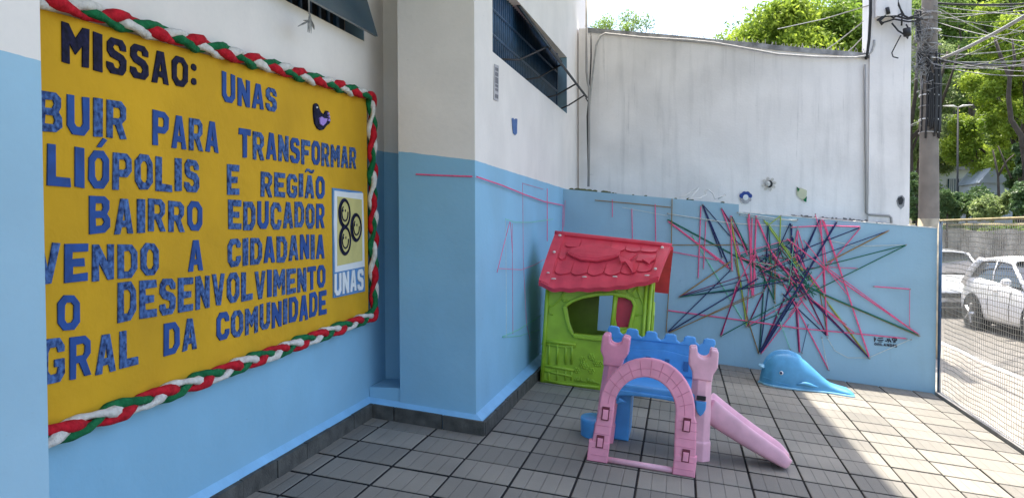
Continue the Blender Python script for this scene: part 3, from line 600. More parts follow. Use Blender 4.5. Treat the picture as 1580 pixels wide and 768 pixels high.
def glyphs(ch):
    """hand-cut block capitals: list of plates, each an outline with its holes, in a unit cell"""
    if ch == ':': return [[ell(.5, .28, .42, .12, 10)], [ell(.5, .78, .42, .12, 10)]]
    if ch == 'Ó': return [GL['O'], [[(.40, 1.09), (.62, 1.09), (.92, 1.28), (.72, 1.33)]]]
    if ch == 'Ã': return [GL['A'], [[(.05, 1.10), (.25, 1.19), (.42, 1.17), (.62, 1.09), (.80, 1.09), (1, 1.2), (.92, 1.26), (.75, 1.2), (.6, 1.21), (.42, 1.29), (.2, 1.29), (0, 1.17)]]]
    return [GL[ch]]
def word(txt, x0, x1, tl, tr, bl, br, PL, m, parent, d=.014, name='letter', off=0.035, mats=None):
    """fit the letters of one word between four measured corners; PL(px,py)->3D, d = thickness along PL normal"""
    A = [np.array(PL(x, y)) for x, y in ((x0, tl), (x1, tr), (x0, bl), (x1, br))]
    wd = [.42 if c in 'I:' else (1.18 if c == 'M' else 1.0) for c in txt]; gap = .22
    tot = sum(wd)+gap*(len(txt)-1); s = 0
    nrm = np.cross(A[1]-A[0], A[2]-A[0]); nrm /= -np.linalg.norm(nrm)
    if nrm@(CAM-A[0]) < 0: nrm = -nrm
    for ch, w_ in zip(txt, wd):
        V = []; Fc = []; u0 = s/tot; u1 = (s+w_)/tot; s += w_+gap; out = []
        for g_ in glyphs(ch):
            v_, f_ = plate_mesh([[(x+random.uniform(-.018, .018), y+random.uniform(-.012, .012)) for x, y in pl] for pl in g_], .04, 0); k_ = len(V); V += v_; Fc += [tuple(i+k_ for i in f) for f in f_]
        jit = random.uniform(-.03, .03); rot = random.uniform(-.02, .02)
        for v in V:
            a = v[0]; u = u0+(u1-u0)*a; t = v[1]+jit+rot*(a-.5)
            # word lengths along the wall are compressed by perspective: interpolate in 3D
            P = (A[2]*(1-u)+A[3]*u)*(1-t)+(A[0]*(1-u)+A[1]*u)*t
            out.append(P+nrm*(v[2]+.02)/.04*d)
        obj(name, out, Fc, (random.choice(mats) if mats else m), parent)
for txt, x0, x1, t0, t1, b0, b1 in (("ORLANDIS", 1349, 1384.5, 530, 535, 532.5, 536),):
    pass
word("ORLANDIS", 1349, 1384, 528.5, 531, 532, 535.5, lambda x, y: pY(x, y, 15.985), Msg, sg, d=.008, name='letter', off=0.0)

# ================================================================== MISSION BOARD
bo = empty('mission_board', (WX, -1, 2), 'mustard yellow notice board with big blue cut-out lettering and braided edge on left wall', 'notice board')
BX = WX+.05
bz = lambda Y: 6.03+(Y+4.78)*.046; bb = lambda Y: 1.90+(Y+4.78)*.024
plate('board', [[(-8.8, bb(-8.8)), (3.62, bb(3.62)), (3.62, bz(3.62)), (-8.8, bz(-8.8))]], .05, lambda a, b, c: (WX+.028+c, a, b), M_yellow, bo)
PL = lambda x, y: pX(x, y, BX+.006)
mB = [M_letter, M_letter, M_letter2]
word("MISSAO:", 95, 303, 34, 97, 97, 141, PL, M_black, bo)
word("UNAS", 342, 426, 111, 140, 158, 174, PL, M_letter, bo, mats=mB)
word("BUIR", 57, 194, 139, 160, 202, 217, PL, M_letter, bo, mats=mB)
word("PARA", 235, 336, 171, 189, 225, 235, PL, M_letter, bo, mats=mB)
word("TRANSFORMAR", 368, 549, 198, 229, 243, 261, PL, M_letter, bo, mats=mB)
word("LIÓPOLIS", 72, 306, 222, 249, 286, 298, PL, M_letter, bo, mats=mB)
word("E", 350, 368, 253, 254, 300, 300, PL, M_letter, bo, mats=mB)
word("REGIÃO", 402, 500, 264, 272, 303, 306, PL, M_letter, bo, mats=mB)
word("BAIRRO", 137, 311, 302, 312, 361, 356, PL, M_letter, bo, mats=mB)
word("EDUCADOR", 352, 500, 309, 314, 355, 351, PL, M_letter, bo, mats=mB)
word("VENDO", 52, 244, 376, 376, 441, 424, PL, M_letter, bo, mats=mB)
word("A", 290, 312, 371, 370, 419, 418, PL, M_letter, bo, mats=mB)
word("CIDADANIA", 351, 500, 369, 361, 412, 398, PL, M_letter, bo, mats=mB)
word("O", 88, 122, 455, 454, 510, 507, PL, M_letter, bo, mats=mB)
word("DESENVOLVIMENTO", 181, 501, 436, 409, 498, 443, PL, M_letter, bo, mats=mB)
word("GRAL", 62, 212, 527, 508, 597, 562, PL, M_letter, bo, mats=mB)
word("DA", 252, 303, 499, 490, 549, 538, PL, M_letter, bo, mats=mB)
word("COMUNIDADE", 334, 503, 485, 447, 527, 484, PL, M_letter, bo, mats=mB)
# bird
z5 = lambda pts: [tuple(pX(470+x/12.8, 150+y/12.8, BX)[1:]) for x, y in pts]
bird = plate('bird', [z5([(150, 230), (158, 150), (195, 122), (235, 150), (262, 240), (300, 310), (360, 350), (395, 270), (435, 275), (440, 320), (455, 350), (455, 400), (478, 440), (462, 520), (405, 560), (345, 640), (290, 655), (230, 620), (180, 530), (158, 400)])], .03, lambda a, b, c: (BX+.02+c, a, b), M_black, bo)
plate('wing', [z5([(245, 420), (285, 388), (335, 422), (400, 425), (370, 510), (310, 570), (262, 535)])], .02, lambda a, b, c: (BX+.045+c, a, b), M_lilac, bird)
for q in ([(405, 310), (430, 305), (440, 345), (410, 350)], [(415, 375), (445, 370), (450, 405), (425, 410)], [(425, 430), (450, 435), (450, 480), (415, 475)]):
    plate('tail_feather', [z5(q)], .02, lambda a, b, c: (BX+.045+c, a, b), M_lilac, bird)
plate('eye', [z5([(190, 190), (205, 190), (207, 220), (192, 222)])], .02, lambda a, b, c: (BX+.045+c, a, b), M_eyew, bird)
# emblem panel
q5 = lambda pts: [tuple(pX(x, y, BX)[1:]) for x, y in pts]
em = plate('emblem_panel', [q5([(511.5, 290), (557, 296), (561.5, 449), (513, 459.5)])], .02, lambda a, b, c: (BX+.015+c, a, b), M_bpaper, bo)
plate('white_paper', [q5([(513.5, 294), (536, 297), (557.5, 298), (559, 340), (560, 411), (514.5, 420), (514, 380), (512.8, 350)])], .012, lambda a, b, c: (BX+.03+c, a, b), M_paper, em)
plate('cream_paper', [q5([(517.5, 303), (555, 308), (556, 402), (517.5, 410)])], .008, lambda a, b, c: (BX+.04+c, a, b), M_cream, em)
for cx_, cy_ in ((527.5, 329), (545.5, 351), (528.3, 371)):
    c0 = pX(cx_, cy_, BX)
    for rr, a0, a1, wd in ((.255, 0, 2*pi, .024), (.225, .4, 2*pi-.3, .020), (.14, -.2, pi+1.0, .016)):
        pts = [(BX+.055, c0[1]+rr*cos(a)*.98+(.02 if rr < .24 else 0), c0[2]+rr*sin(-a if rr < .2 else a)) for a in np.linspace(a0, a1, 28)]
        MB().tube(pts, wd, 5, squash=.5).build('face_line', M_black, em)
    for dy in (-.06, .05): plate('face_eye', [ell(c0[1]+dy, c0[2]+.05, .014, .025, 8)], .01, lambda a, b, c: (BX+.05+c, a, b), M_black, em)
word("UNAS", 515.5, 560, 423, 414, 457, 446, lambda x, y: pX(x, y, BX+.03), M_paper, em, d=.015)
# braided garland
ga = empty('braided_garland', (WX, -1, 6.3), 'red, white and green braided cloth garland round the edge of the yellow board', 'garland')
gx = WX+.13
corner = [(-8.6, bz(-8.6)+.10), (3.60, bz(3.6)+.07), (3.70, bz(3.6)-.1), (3.74, bb(3.6)+.15), (3.64, bb(3.6)-.02), (-8.6, bb(-8.6)-.08)]
pth = []; acc = 0
for (a, b), (c, d_) in zip(corner[:-1], corner[1:]):
    L_ = math.hypot(c-a, d_-b); n_ = max(2, int(L_/.045))
    for k in range(n_): t = k/n_; pth.append((a+(c-a)*t, b+(d_-b)*t))
pth.append(corner[-1]); pth = np.array(pth)
ker = np.ones(5)/5; sm = pth.copy(); sm[2:-2] = np.stack([np.convolve(pth[:, i], ker, 'valid') for i in (0, 1)], 1); pth = sm
tg = np.gradient(pth, axis=0); tg /= np.linalg.norm(tg, axis=1)[:, None]; ds = np.r_[0, np.cumsum(np.linalg.norm(np.diff(pth, axis=0), axis=1))]
for k, m_ in enumerate((M_red, M_wcl, M_green)):
    ph = 2*pi*ds/1.5+2*pi*k/3+.35*np.sin(ds*.9)
    lat = .062*np.sin(ph); dep = .045*np.sin(2*ph); rad = .057+.013*np.sin(2*ph+1+k)+.008*np.sin(ds*7.3+k)+.004*np.sin(ds*31+k)
    pts = [(gx+dep[i], pth[i, 0]-tg[i, 1]*lat[i], pth[i, 1]+tg[i, 0]*lat[i]) for i in range(len(pth))]
    MB().tube(pts, list(rad), 8).build('strand', m_, ga, True)
# feather tassel
ft = empty('feather_tassel', pX(478, 40, WX+.35), 'small grey feather tassel hanging on a string above the yellow board', 'ornament')
tube('cord', [pX(476, -25, WX+.35), pX(477, 22, WX+.35)], .012, M_cabg, ft, 5)
M_fea = mat("grey_feather", (.13, .12, .12), .9, .5, 40, c2=(.3, .3, .28))
for pts, r in (([(478, 20), (478.5, 32), (477, 51)], [.02, .035, .01]), ([(478, 21), (480, 34), (480, 52)], [.02, .03, .008]), ([(478, 21), (476, 36), (475, 50)], [.02, .03, .008]), ([(477, 32), (470, 36), (460, 41)], [.01, .035, .012]), ([(477, 31), (472, 32), (468, 32)], [.01, .025, .01]), ([(481, 33), (483, 40), (485, 46)], [.01, .025, .008])):
    MB().tube([pX(x, y, WX+.35) for x, y in pts], r, 6, squash=.4).build('feather', M_fea, ft)

# ================================================================== PLAYHOUSE
ph = empty('toy_playhouse', FL(3.5, 10.2, 0), 'lime green plastic playhouse with red shingle roof beside the blue side wall', 'playhouse')
YAW = radians(2.5)
def HP(a, d, h):   # a along the front, d depth, h up
    u = 2.12+a*cos(YAW)-d*sin(YAW); v = 9.12+a*sin(YAW)+d*cos(YAW); return TL(u, v, h)
HW, HD = 2.80, 2.35
q4 = lambda pts: [((x*.01), (y*.01)) for x, y in pts]
# front wall outline in (a,h): window opening measured on the photo
def hpx(x, y):    # photo pixel of zoomed view -> (a,h) on the front wall plane (fitted)
    px, py = 830+x/4.265, 430+y/4.265
    r = FA.T @ ray(px, py); c = FA.T @ CAM
    # plane through (2.12,9.12) with yaw
    nx, ny_ = -sin(YAW), cos(YAW); t = (nx*(2.12-c[0])+ny_*(9.12-c[1]))/(nx*r[0]+ny_*r[1]); P = c+t*r
    h = P[2]; u = P[0]+LEAN*h; a = (u-2.12)*cos(YAW)+(P[1]-9.12)*sin(YAW); return (a, h)
wl = [hpx(*p) for p in ((190, 182), (235, 150), (300, 128), (385, 112), (440, 108), (498, 108), (497, 160), (485, 235), (470, 352), (400, 350), (300, 372)[:2], (235, 357), (212, 300))]
wl = [hpx(*p) for p in ((190, 182), (235, 152), (300, 129), (385, 113), (498, 108), (492, 200), (470, 372), (380, 372), (235, 357), (210, 290))]
wr = [hpx(*p) for p in ((527, 122), (575, 127), (612, 145), (625, 175), (612, 235), (592, 320), (520, 320), (512, 265), (518, 190))]
plate('front_wall', [[(0, 0), (HW, 0), (HW, 2.95), (0, 2.78)], wl, wr], .10, lambda a, b, c: HP(a, .05-c, b), M_lime, ph, bevel=.02)
plate('window_frame', [[hpx(*p) for p in ((163, 180), (215, 140), (290, 108), (380, 90), (500, 88), (580, 98), (630, 125), (648, 170), (635, 240), (608, 345), (470, 408), (380, 405), (245, 388), (205, 345), (180, 270))],
                       [hpx(*p) for p in ((190, 182), (235, 152), (300, 129), (385, 113), (498, 108), (575, 124), (612, 142), (627, 175), (614, 235), (592, 322), (470, 374), (380, 374), (235, 358), (210, 290))]], .07, lambda a, b, c: HP(a, -.05-c, b), M_lime, ph, bevel=.025)
tube('mullion', [HP(*((lambda p: (p[0], -.04, p[1]))(hpx(508, 108)))), HP(*((lambda p: (p[0], -.04, p[1]))(hpx(500, 200)))), HP(*((lambda p: (p[0], -.04, p[1]))(hpx(478, 380))))], .05, M_lime, ph)
plate('back_wall', [[(0, 0), (HW, 0), (HW, 2.9), (0, 2.8)], [(1.30, 1.22), (2.35, 1.22), (2.35, 2.55), (1.30, 2.55)]], .08, lambda a, b, c: HP(a, HD-.04-c, b), M_lime, ph, bevel=.015)
gable = [(0, 0), (HD, 0), (HD, 2.75), (HD/2, 3.7), (0, 2.75)]
plate('side_wall', [gable], .08, lambda a, b, c: HP(.05-c, a, b), M_lime, ph, bevel=.015)
plate('side_wall', [gable, [(.45, .0001), (1.5, .0001), (1.5, 2.1), (.98, 2.4), (.45, 2.1)]], .08, lambda a, b, c: HP(HW-.05-c, a, b), M_lime, ph, bevel=.015)
plate('inner_panel', [[(1.84, .9), (2.7, .9), (2.7, 2.65), (1.84, 2.65)]], .05, lambda a, b, c: HP(a, .22-c, b), M_roof, ph, bevel=.01)
plate('door', [[(0, 0), (.95, 0), (.95, 2.0), (.5, 2.3), (0, 2.0)]], .06, lambda a, b, c: HP(HW+.02-c, .5+a, b+.05), M_lime, ph, bevel=.02)
for a in (HW-.22, HW-.10, .05):
    tube('corner_post', [HP(a, -.03, .02), HP(a, -.03, 2.75+.06*a)], .05, M_lime, ph, 8)
# fence and plant relief moulded into the front
def relief(pts, r, name='relief_moulding', d=-.01):
    tube(name, [HP(*((lambda p: (p[0], d, p[1]))(hpx(x, y)))) for x, y in pts], r, M_lime, ph, 6)
relief([(30, 405), (120, 415), (250, 432)], .05); relief([(25, 425), (150, 445), (245, 445)], .03); relief([(25, 565), (120, 580), (235, 600)], .04); relief([(25, 600), (120, 620), (225, 640)], .03); relief([(20, 660), (180, 690), (400, 712)], .035)
for x in (35, 75, 130, 185, 225):
    relief([(x, 420), (x-4, 560)], .032); relief([(x-2, 600), (x-5, 665)], .026)
relief([(45, 180), (100, 175), (150, 130), (170, 90), (200, 70), (260, 65)], .03); relief([(150, 120), (170, 150), (200, 140)], .03); relief([(80, 190), (75, 225), (100, 235)], .025)
relief([(330, 60), (320, 85), (345, 80)], .025); relief([(440, 55), (500, 62), (520, 85)], .025); relief([(600, 60), (590, 85), (620, 95), (650, 60)], .03)
relief([(650, 55), (670, 110), (700, 180), (725, 230), (700, 240)], .035); relief([(745, 60), (735, 130), (710, 160)], .03); relief([(645, 240), (680, 232), (700, 225)], .025); relief([(580, 65), (640, 120), (690, 130)], .02)
rs = random.Random(3)
for k in range(9):
    x = rs.uniform(255, 410); y = rs.uniform(500, 620); a, h = hpx(x, y); mb = MB()
    for j in range(6): t = j*pi/3; blob(mb, (a+.055*cos(t), -.005, h+.055*sin(t)), (.035, .03, .035), 4, HP)
    blob(mb, (a, -.01, h), (.03, .04, .03), 4, HP); mb.build('flower_relief', M_lime, ph, True)
for k in range(18):
    x = 245+k*9; relief([(x, 690+(k % 3)*3+(x-245)*.12-20), (x+rs.uniform(-4, 4), 650+rs.uniform(-12, 12)+(x-245)*.12)], .016)
# roof
rd = .52
def rfront(s, t, c=0.0):   # s 0..1 left-right, t 0 ridge .. 1 eave, c lift
    ua, va, ha = 1.93+s*3.14, 10.35, 3.86
    prof = np.interp(s, [0, .05, .14, .3, .5, .7, .85, 1], [2.62, 2.56, 2.50, 2.56, 2.64, 2.76, 2.90, 3.06])
    ub, vb, hb = 1.86+s*3.00, 8.78, prof+.015*sin(s*40)
    vb = 8.78+.10*s
    bow = .05*sin(pi*t)
    u = ua+(ub-ua)*t+LEAN*(ha+(hb-ha)*t); v = va+(vb-va)*t; h = ha+(hb-ha)*t+bow
    return TL(u, v-c*.45, h+c*.9)
def surf_plate(fn, ns, nt, th, name, m, parent, **kw):
    V = []; Fc = []
    for c in (0, -th):
        for j in range(nt+1):
            for i in range(ns+1): V.append(fn(i/ns, j/nt, c))
    N1 = (ns+1)*(nt+1)
    for j in range(nt):
        for i in range(ns):
            a = j*(ns+1)+i; Fc += [(a, a+ns+1, a+ns+2, a+1), (N1+a, N1+a+1, N1+a+ns+2, N1+a+ns+1)]
    for i in range(ns): a = i; b = nt*(ns+1)+i; Fc += [(a, a+1, N1+a+1, N1+a), (b+1, b, N1+b, N1+b+1)]
    for j in range(nt): a = j*(ns+1); b = a+ns; Fc += [(a+ns+1, a, N1+a, N1+a+ns+1), (b, b+ns+1, N1+b+ns+1, N1+b)]
    return obj(name, V, Fc, m, parent, True, **kw)
def smooth_auto(o, ang=40):
    try:
        o.data.shade_smooth_by_angle = None
    except Exception: pass
    md = o.modifiers.new("e", 'EDGE_SPLIT'); md.split_angle = radians(ang); return o
smooth_auto(surf_plate(rfront, 40, 14, .09, 'roof_panel', M_roof, ph))
def rback(s, t, c=0.0):
    u = 2.0+s*3.13; h = 3.86+(2.55-3.86)*t; return TL(u+LEAN*h, 10.38+1.5*t+c*.4, h+.05*sin(pi*t)+c*.9)
smooth_auto(surf_plate(rback, 20, 8, .09, 'roof_panel', M_roof, ph))
tube('ridge_cap', [rfront(s, 0, .03) for s in np.linspace(-.005, 1.005, 12)], .065, M_roof, ph, 10)
# raised edge bands
for s0, s1 in ((0.0, .085), (.925, 1.0)):
    smooth_auto(surf_plate(lambda s, t, c: rfront(s0+(s1-s0)*s, .03+.95*t, .045+c), 4, 14, .04, 'roof_band', M_roof, ph))
smooth_auto(surf_plate(lambda s, t, c: rfront(.02+.96*s, .80+.2*t, .03+c), 40, 4, .03, 'roof_band', M_roof, ph))
def shingle(s0, s1, t0, t1, lift=.036):
    def f(s, t, c):
        ss_ = s0+(s1-s0)*s; tt = t0+(t1-t0)*(t*(1-.14*(2*s-1)**2)); return rfront(ss_, tt, .008+lift*t+c*min(1, .3+t))
    smooth_auto(surf_plate(f, 8, 4, .02, 'shingle', M_roof, ph))
for s0, s1 in ((.12, .24), (.25, .37), (.38, .50), (.51, .63), (.64, .76), (.77, .90)): shingle(s0, s1, .07, .27)
for s0, s1 in ((.10, .155), (.76, .91)): shingle(s0, s1, .30, .52)
for s0, s1 in ((.105, .235), (.245, .375), (.385, .515), (.525, .655), (.665, .79), (.80, .91)): shingle(s0, s1, .53, .78)
# eye-shaped plaque and starfish
def rp(X, Y):   # zoomed view of roof -> (s,t)
    x = 820+X/6.4; y = 350+Y/6.4; xl = np.interp(y, [361, 434], [855, 829]); xr = np.interp(y, [380, 430], [1035, 1021]); s = (x-xl)/(xr-xl)
    yt = 362+s*18; yb = np.interp(s, [0, .15, .5, .85, 1], [434, 443, 440, 433, 427]); return s, (y-yt)/(yb-yt)
def roofpoly(pts, name, lift, th=.03):
    st = [rp(*p) for p in pts]; V, Fc = plate_mesh([st], .02, 0)
    obj(name, [rfront(a, b, lift+(c/.01)*th/2) for a, b, c in V], Fc, M_roof, ph)
pl = [(340, 310), (360, 268), (500, 232), (640, 205), (780, 245), (880, 275), (860, 325), (780, 348), (640, 372), (480, 362), (390, 335)]
roofpoly(pl, 'roof_plaque', .075, .05)
roofpoly([(365+(x-365)*.93+18, 300+(y-300)*.78) for x, y in pl], 'roof_plaque', .10, .03)
roofpoly([(860, 325), (920, 345), (1000, 300), (1040, 312), (975, 365), (1015, 410), (1020, 480), (975, 420), (930, 380), (890, 390)], 'starfish', .09, .05)
roofpoly([(1100, 360), (1160, 345), (1240, 350), (1190, 375), (1180, 400), (1150, 385)], 'seaweed', .08, .04)
for X, Y in ((265, 130), (208, 303), (150, 485), (205, 530), (522, 517), (838, 503), (1168, 490), (1247, 443), (1290, 242)):
    s, t = rp(X, Y); P = rfront(s, t, .10); blob(MB(), tuple(P), (.045 if Y < 480 or X < 200 else .07, .03, .035 if Y < 480 else .018), 5).build('screw', M_screw, ph, True)

# ================================================================== TOY CASTLE
tc_ = empty('toy_castle', FL(5.1, 4.4, 0), 'pink and blue plastic toy castle with arch and slide standing in the yard', 'toy castle')
AV = lambda h: 3.14+.30*(h/1.95)
def arch_outline(n=18):
    out = [(4.05, 0), (4.11, .5), (4.15, .95)]
    for k in range(n+1):
        a = pi-(pi*k/n); out.append((5.02+.87*cos(a), 1.05+.93*sin(a)))
    out += [(5.93, .95), (5.97, .5), (5.99, 0), (5.62, 0), (5.58, .5), (5.545, .95)]
    for k in range(n+1):
        a = pi*k/n; out.append((4.985+.56*cos(a), 1.03+.60*sin(a)))
    out += [(4.43, .95), (4.42, .5), (4.40, 0)]
    return out
for_ = lambda u, h, c: TL(u+LEAN*h*.9, AV(h)-c, h)
plate('arch', [arch_outline()], .13, for_, M_pink, tc_, bevel=.03)
# lower step of the legs
for u0, u1 in ((4.04, 4.42), (5.60, 6.0)):
    plate('leg_base', [[(u0, 0), (u1, 0), (u1, .36), (u0, .36)]], .17, for_, M_pink, tc_, bevel=.02)
# brick joints moulded in the arch
mb = MB()
for k in range(1, 12):
    a = pi*k/12; mb.tube([for_(5.02+.60*cos(a), 1.04+.63*sin(a), .068), for_(5.02+.84*cos(a), 1.05+.90*sin(a), .068)], .007, 4)
for r in (.70,):
    mb.tube([for_(5.01+r*1.0*cos(a), 1.04+r*1.08*sin(a), .068) for a in np.linspace(.02, pi-.02, 24)], .006, 4)
for h in (.12, .25, .5, .65, .8, .95):
    mb.tube([for_(4.10+.04*h, h, .09 if h < .36 else .068), for_(4.41, h, .09 if h < .36 else .068)], .006, 4); mb.tube([for_(5.60, h, .09 if h < .36 else .068), for_(5.96, h, .09 if h < .36 else .068)], .006, 4)
mb.build('brick_joint', mat("moulded_joint", (.66, .24, .34), .6), tc_, kind="stuff")
for uc, hc, hh in ((4.285, .88, .24), (4.245, .37, .22), (5.76, .90, .24), (5.80, .36, .22)):
    o_ = [(uc-.068, hc-hh/2), (uc+.068, hc-hh/2), (uc+.068, hc+hh/2), (uc-.068, hc+hh/2)]; i_ = [(uc-.05, hc-hh/2+.018), (uc+.05, hc-hh/2+.018), (uc+.05, hc+hh/2-.045), (uc-.05, hc+hh/2-.045)]
    wf = plate('arrow_slit', [o_], .03, lambda u, h, c: for_(u, h, c+.085), M_slot, tc_)
    plate('slit_block', [i_], .05, lambda u, h, c: for_(u, h, c+.095), M_pink, wf, bevel=.012)
    kk = [(uc-.016, hc-.05), (uc+.016, hc-.05), (uc+.016, hc+.03), (uc-.016, hc+.03)]
tube('foot_bar', [for_(4.40, .05, 0), for_(5.62, .05, 0)], .055, M_pinkl, tc_, 10)
# towers
def tower(uc, vc, r0, r1, name='tower', m=M_pinkl, ztop=2.13, rotp=0.0, tilt=0.0):
    n = 8; levels = [(0, r0*1.12), (.36, r0*1.10), (.38, r0), (1.1, (r0+r1)/2*1.02), (1.70, r1)]
    P = lambda a, r, h: TL(uc+tilt*h+r*cos(a), vc+r*sin(a), h)
    V = [P(2*pi*(k+.5)/n, r, h) for h, r in levels for k in range(n)]
    Fc = [(i*n+k, i*n+(k+1) % n, (i+1)*n+(k+1) % n, (i+1)*n+k) for i in range(len(levels)-1) for k in range(n)]+[tuple(range(n))[::-1], tuple((len(levels)-1)*n+k for k in range(n))]
    o = obj(name, V, Fc, m, tc_)
    md = o.modifiers.new("b", 'BEVEL'); md.width = .012; md.segments = 2
    U = [(0, 1.985)]+[(.115*cos(a), 2.075+.09*sin(a)) for a in np.linspace(-pi*.4, 0, 5)]+[(.125, 2.15), (.15, 2.175), (.245, 2.165), (.275, 2.13), (.275, 1.84), (.20, 1.70), (.185, 1.56)]
    U = [(-x, h) for x, h in U[::-1][:-1]]+U
    dz = ztop-2.13
    for dv, nm in ((-.13, 'battlement'), (.15, 'battlement')):
        q = plate(nm, [U[::-1]], .16, lambda a, b, c: TL(uc+tilt*b+a, vc+dv-c, b+dz), m, tc_, bevel=.035)
    plate('battlement_core', [[(-.24, 1.80), (.24, 1.80), (.24, 1.97), (-.24, 1.97)]], .36, lambda a, b, c: TL(uc+tilt*b+a, vc+.01-c, b+dz), m, tc_, bevel=.03)
    return o
tower(6.06, 4.36, .235, .19, tilt=-.005)
tower(4.21, 4.52, .20, .19, m=M_pink, tilt=.065)
# shield on the right tower
sy = 4.10
fs = lambda u, h, c: TL(u, sy-.02-c, h)
plate('shield_slot', [[(5.97, 1.20), (6.14, 1.20), (6.14, 1.28), (5.97, 1.28)]], .05, fs, M_dark, tc_)
plate('shield', [[(5.955, 1.18), (6.155, 1.18), (6.15, 1.04), (6.11, .95), (6.055, .89), (6.0, .95), (5.96, 1.04)]], .09, fs, M_cblue, tc_, bevel=.02)
# blue platform, rear battlement, legs, steps
plate('platform', [[(4.42, 4.20), (6.02, 4.20), (6.02, 5.80), (4.42, 5.80)]], .14, lambda a, b, c: TL(a+.04, b, 1.20+c), M_cblue, tc_, bevel=.04)
plate('platform_skirt', [[(4.40, 1.16), (6.05, 1.16), (6.05, 1.0), (5.85, 1.0)]+[(5.15+.72*cos(a), 1.0+.08*sin(a)) for a in np.linspace(.1, pi-.1, 10)]+[(4.60, .92), (4.40, .86)]], .10, lambda a, b, c: TL(a+.04, 4.22-c, b), M_cblue, tc_, bevel=.03)
o_ = [(4.16, 1.1), (6.30, 1.1), (6.30, 2.02)]
for k in range(6):                                         # rounded merlons along the back panel
    c = 6.19-k*.403; w_ = .135
    o_ += [(c+w_, 2.05), (c+w_*.86, 2.14), (c+w_*.5, 2.165), (c-w_*.5, 2.165), (c-w_*.86, 2.14), (c-w_, 2.05)]
    if k < 5: o_ += [(c-w_-.03, 2.03), (c-.2, 2.01), (c-.403+w_+.03, 2.03)]
o_ += [(4.16, 1.9)]
plate('rear_panel', [o_], .10, lambda a, b, c: TL(a+LEAN*b*.6-.04, 5.80-c-.06*sin((a-4.2)*1.5), b), M_cblue, tc_, bevel=.03)
plate('rear_panel_recess', [[(4.45, 1.3), (6.0, 1.3), (6.0, 1.72), (5.2, 1.80), (4.45, 1.72)]], .05, lambda a, b, c: TL(a+.06, 5.74-c, b), M_cblue, tc_, bevel=.02)
for uu in (4.85, 5.25, 5.65): plate('panel_slit', [[(uu, 1.42), (uu+.1, 1.42), (uu+.1, 1.62), (uu, 1.62)]], .03, lambda a, b, c: TL(a+.06, 5.70-c, b), mat("slit_blue", (.03, .14, .35), .5) if uu < 5 else bpy.data.materials["slit_blue"], tc_)
plate('support_panel', [[(4.42, 0), (4.72, 0), (4.72, .9), (4.80, 1.12), (4.42, 1.12)]], 1.2, lambda a, b, c: TL(a-.02, 5.35-c, b) if True else None, M_cblue, tc_, bevel=.04)
def stepshape(u, v, ru, rv, h): 
    V = []; n = 20; lv = [(0, .92), (h*.85, 1.0), (h*.96, .98), (h, .92)]
    for hh, k_ in lv:
        for k in range(n):
            a = 2*pi*k/n; V.append(TL(u+ru*k_*cos(a)*(1 if cos(a) < 0 else 1.3), v+rv*k_*sin(a), hh))
    Fc = [(i*n+k, i*n+(k+1) % n, (i+1)*n+(k+1) % n, (i+1)*n+k) for i in range(3) for k in range(n)]+[tuple(3*n+k for k in range(n))]
    obj('step', V, Fc, M_cblue, tc_, True)
stepshape(4.02, 4.86, .33, .40, .37); stepshape(4.28, 5.25, .26, .38, .72)
# slide
def slide():
    prof = []
    n = 14; V = []; K = 22
    # path of the chute bed (u,h)
    for i in range(K):
        t = i/(K-1); u = 6.16+1.66*t
        h = 1.06-.93*t if t < .82 else .2974+(-.93)*(t-.82)*(1-.5*(t-.82)/.18); h = 1.04-.94*t+.04*sin(pi*t)*-1
        if t > .9: h = max(h, .085)
        wv = .30 if t < .93 else .30*math.sqrt(max(.02, 1-((t-.93)/.085)**2)); rail = .20*(1 if t < .85 else 1-.45*(t-.85)/.15); th = .36*(1-.68*t)
        vc = 4.72
        sec = [(-wv-.07, -th), (-wv-.10, -.02), (-wv-.09, rail*.8), (-wv-.045, rail), (-wv, rail*.85), (-wv+.05, .05), (-wv*.5, 0), (wv*.5, 0), (wv-.05, .05), (wv, rail*.85), (wv+.045, rail), (wv+.09, rail*.8), (wv+.10, -.02), (wv+.07, -th)]
        for dv, dh in sec: V.append(TL(u+LEAN*h+dh*.45, vc+dv, max(.012, h+dh*.9)))
    Fc = [(i*n+k, (i+1)*n+k, (i+1)*n+(k+1) % n, i*n+(k+1) % n) for i in range(K-1) for k in range(n)]+[tuple(range(n)), tuple((K-1)*n+k for k in range(n))[::-1]]
    o = obj('slide', V, Fc, M_pinkl, tc_, True); md = o.modifiers.new("s", 'SUBSURF'); md.levels = 2; md.render_levels = 2
slide()

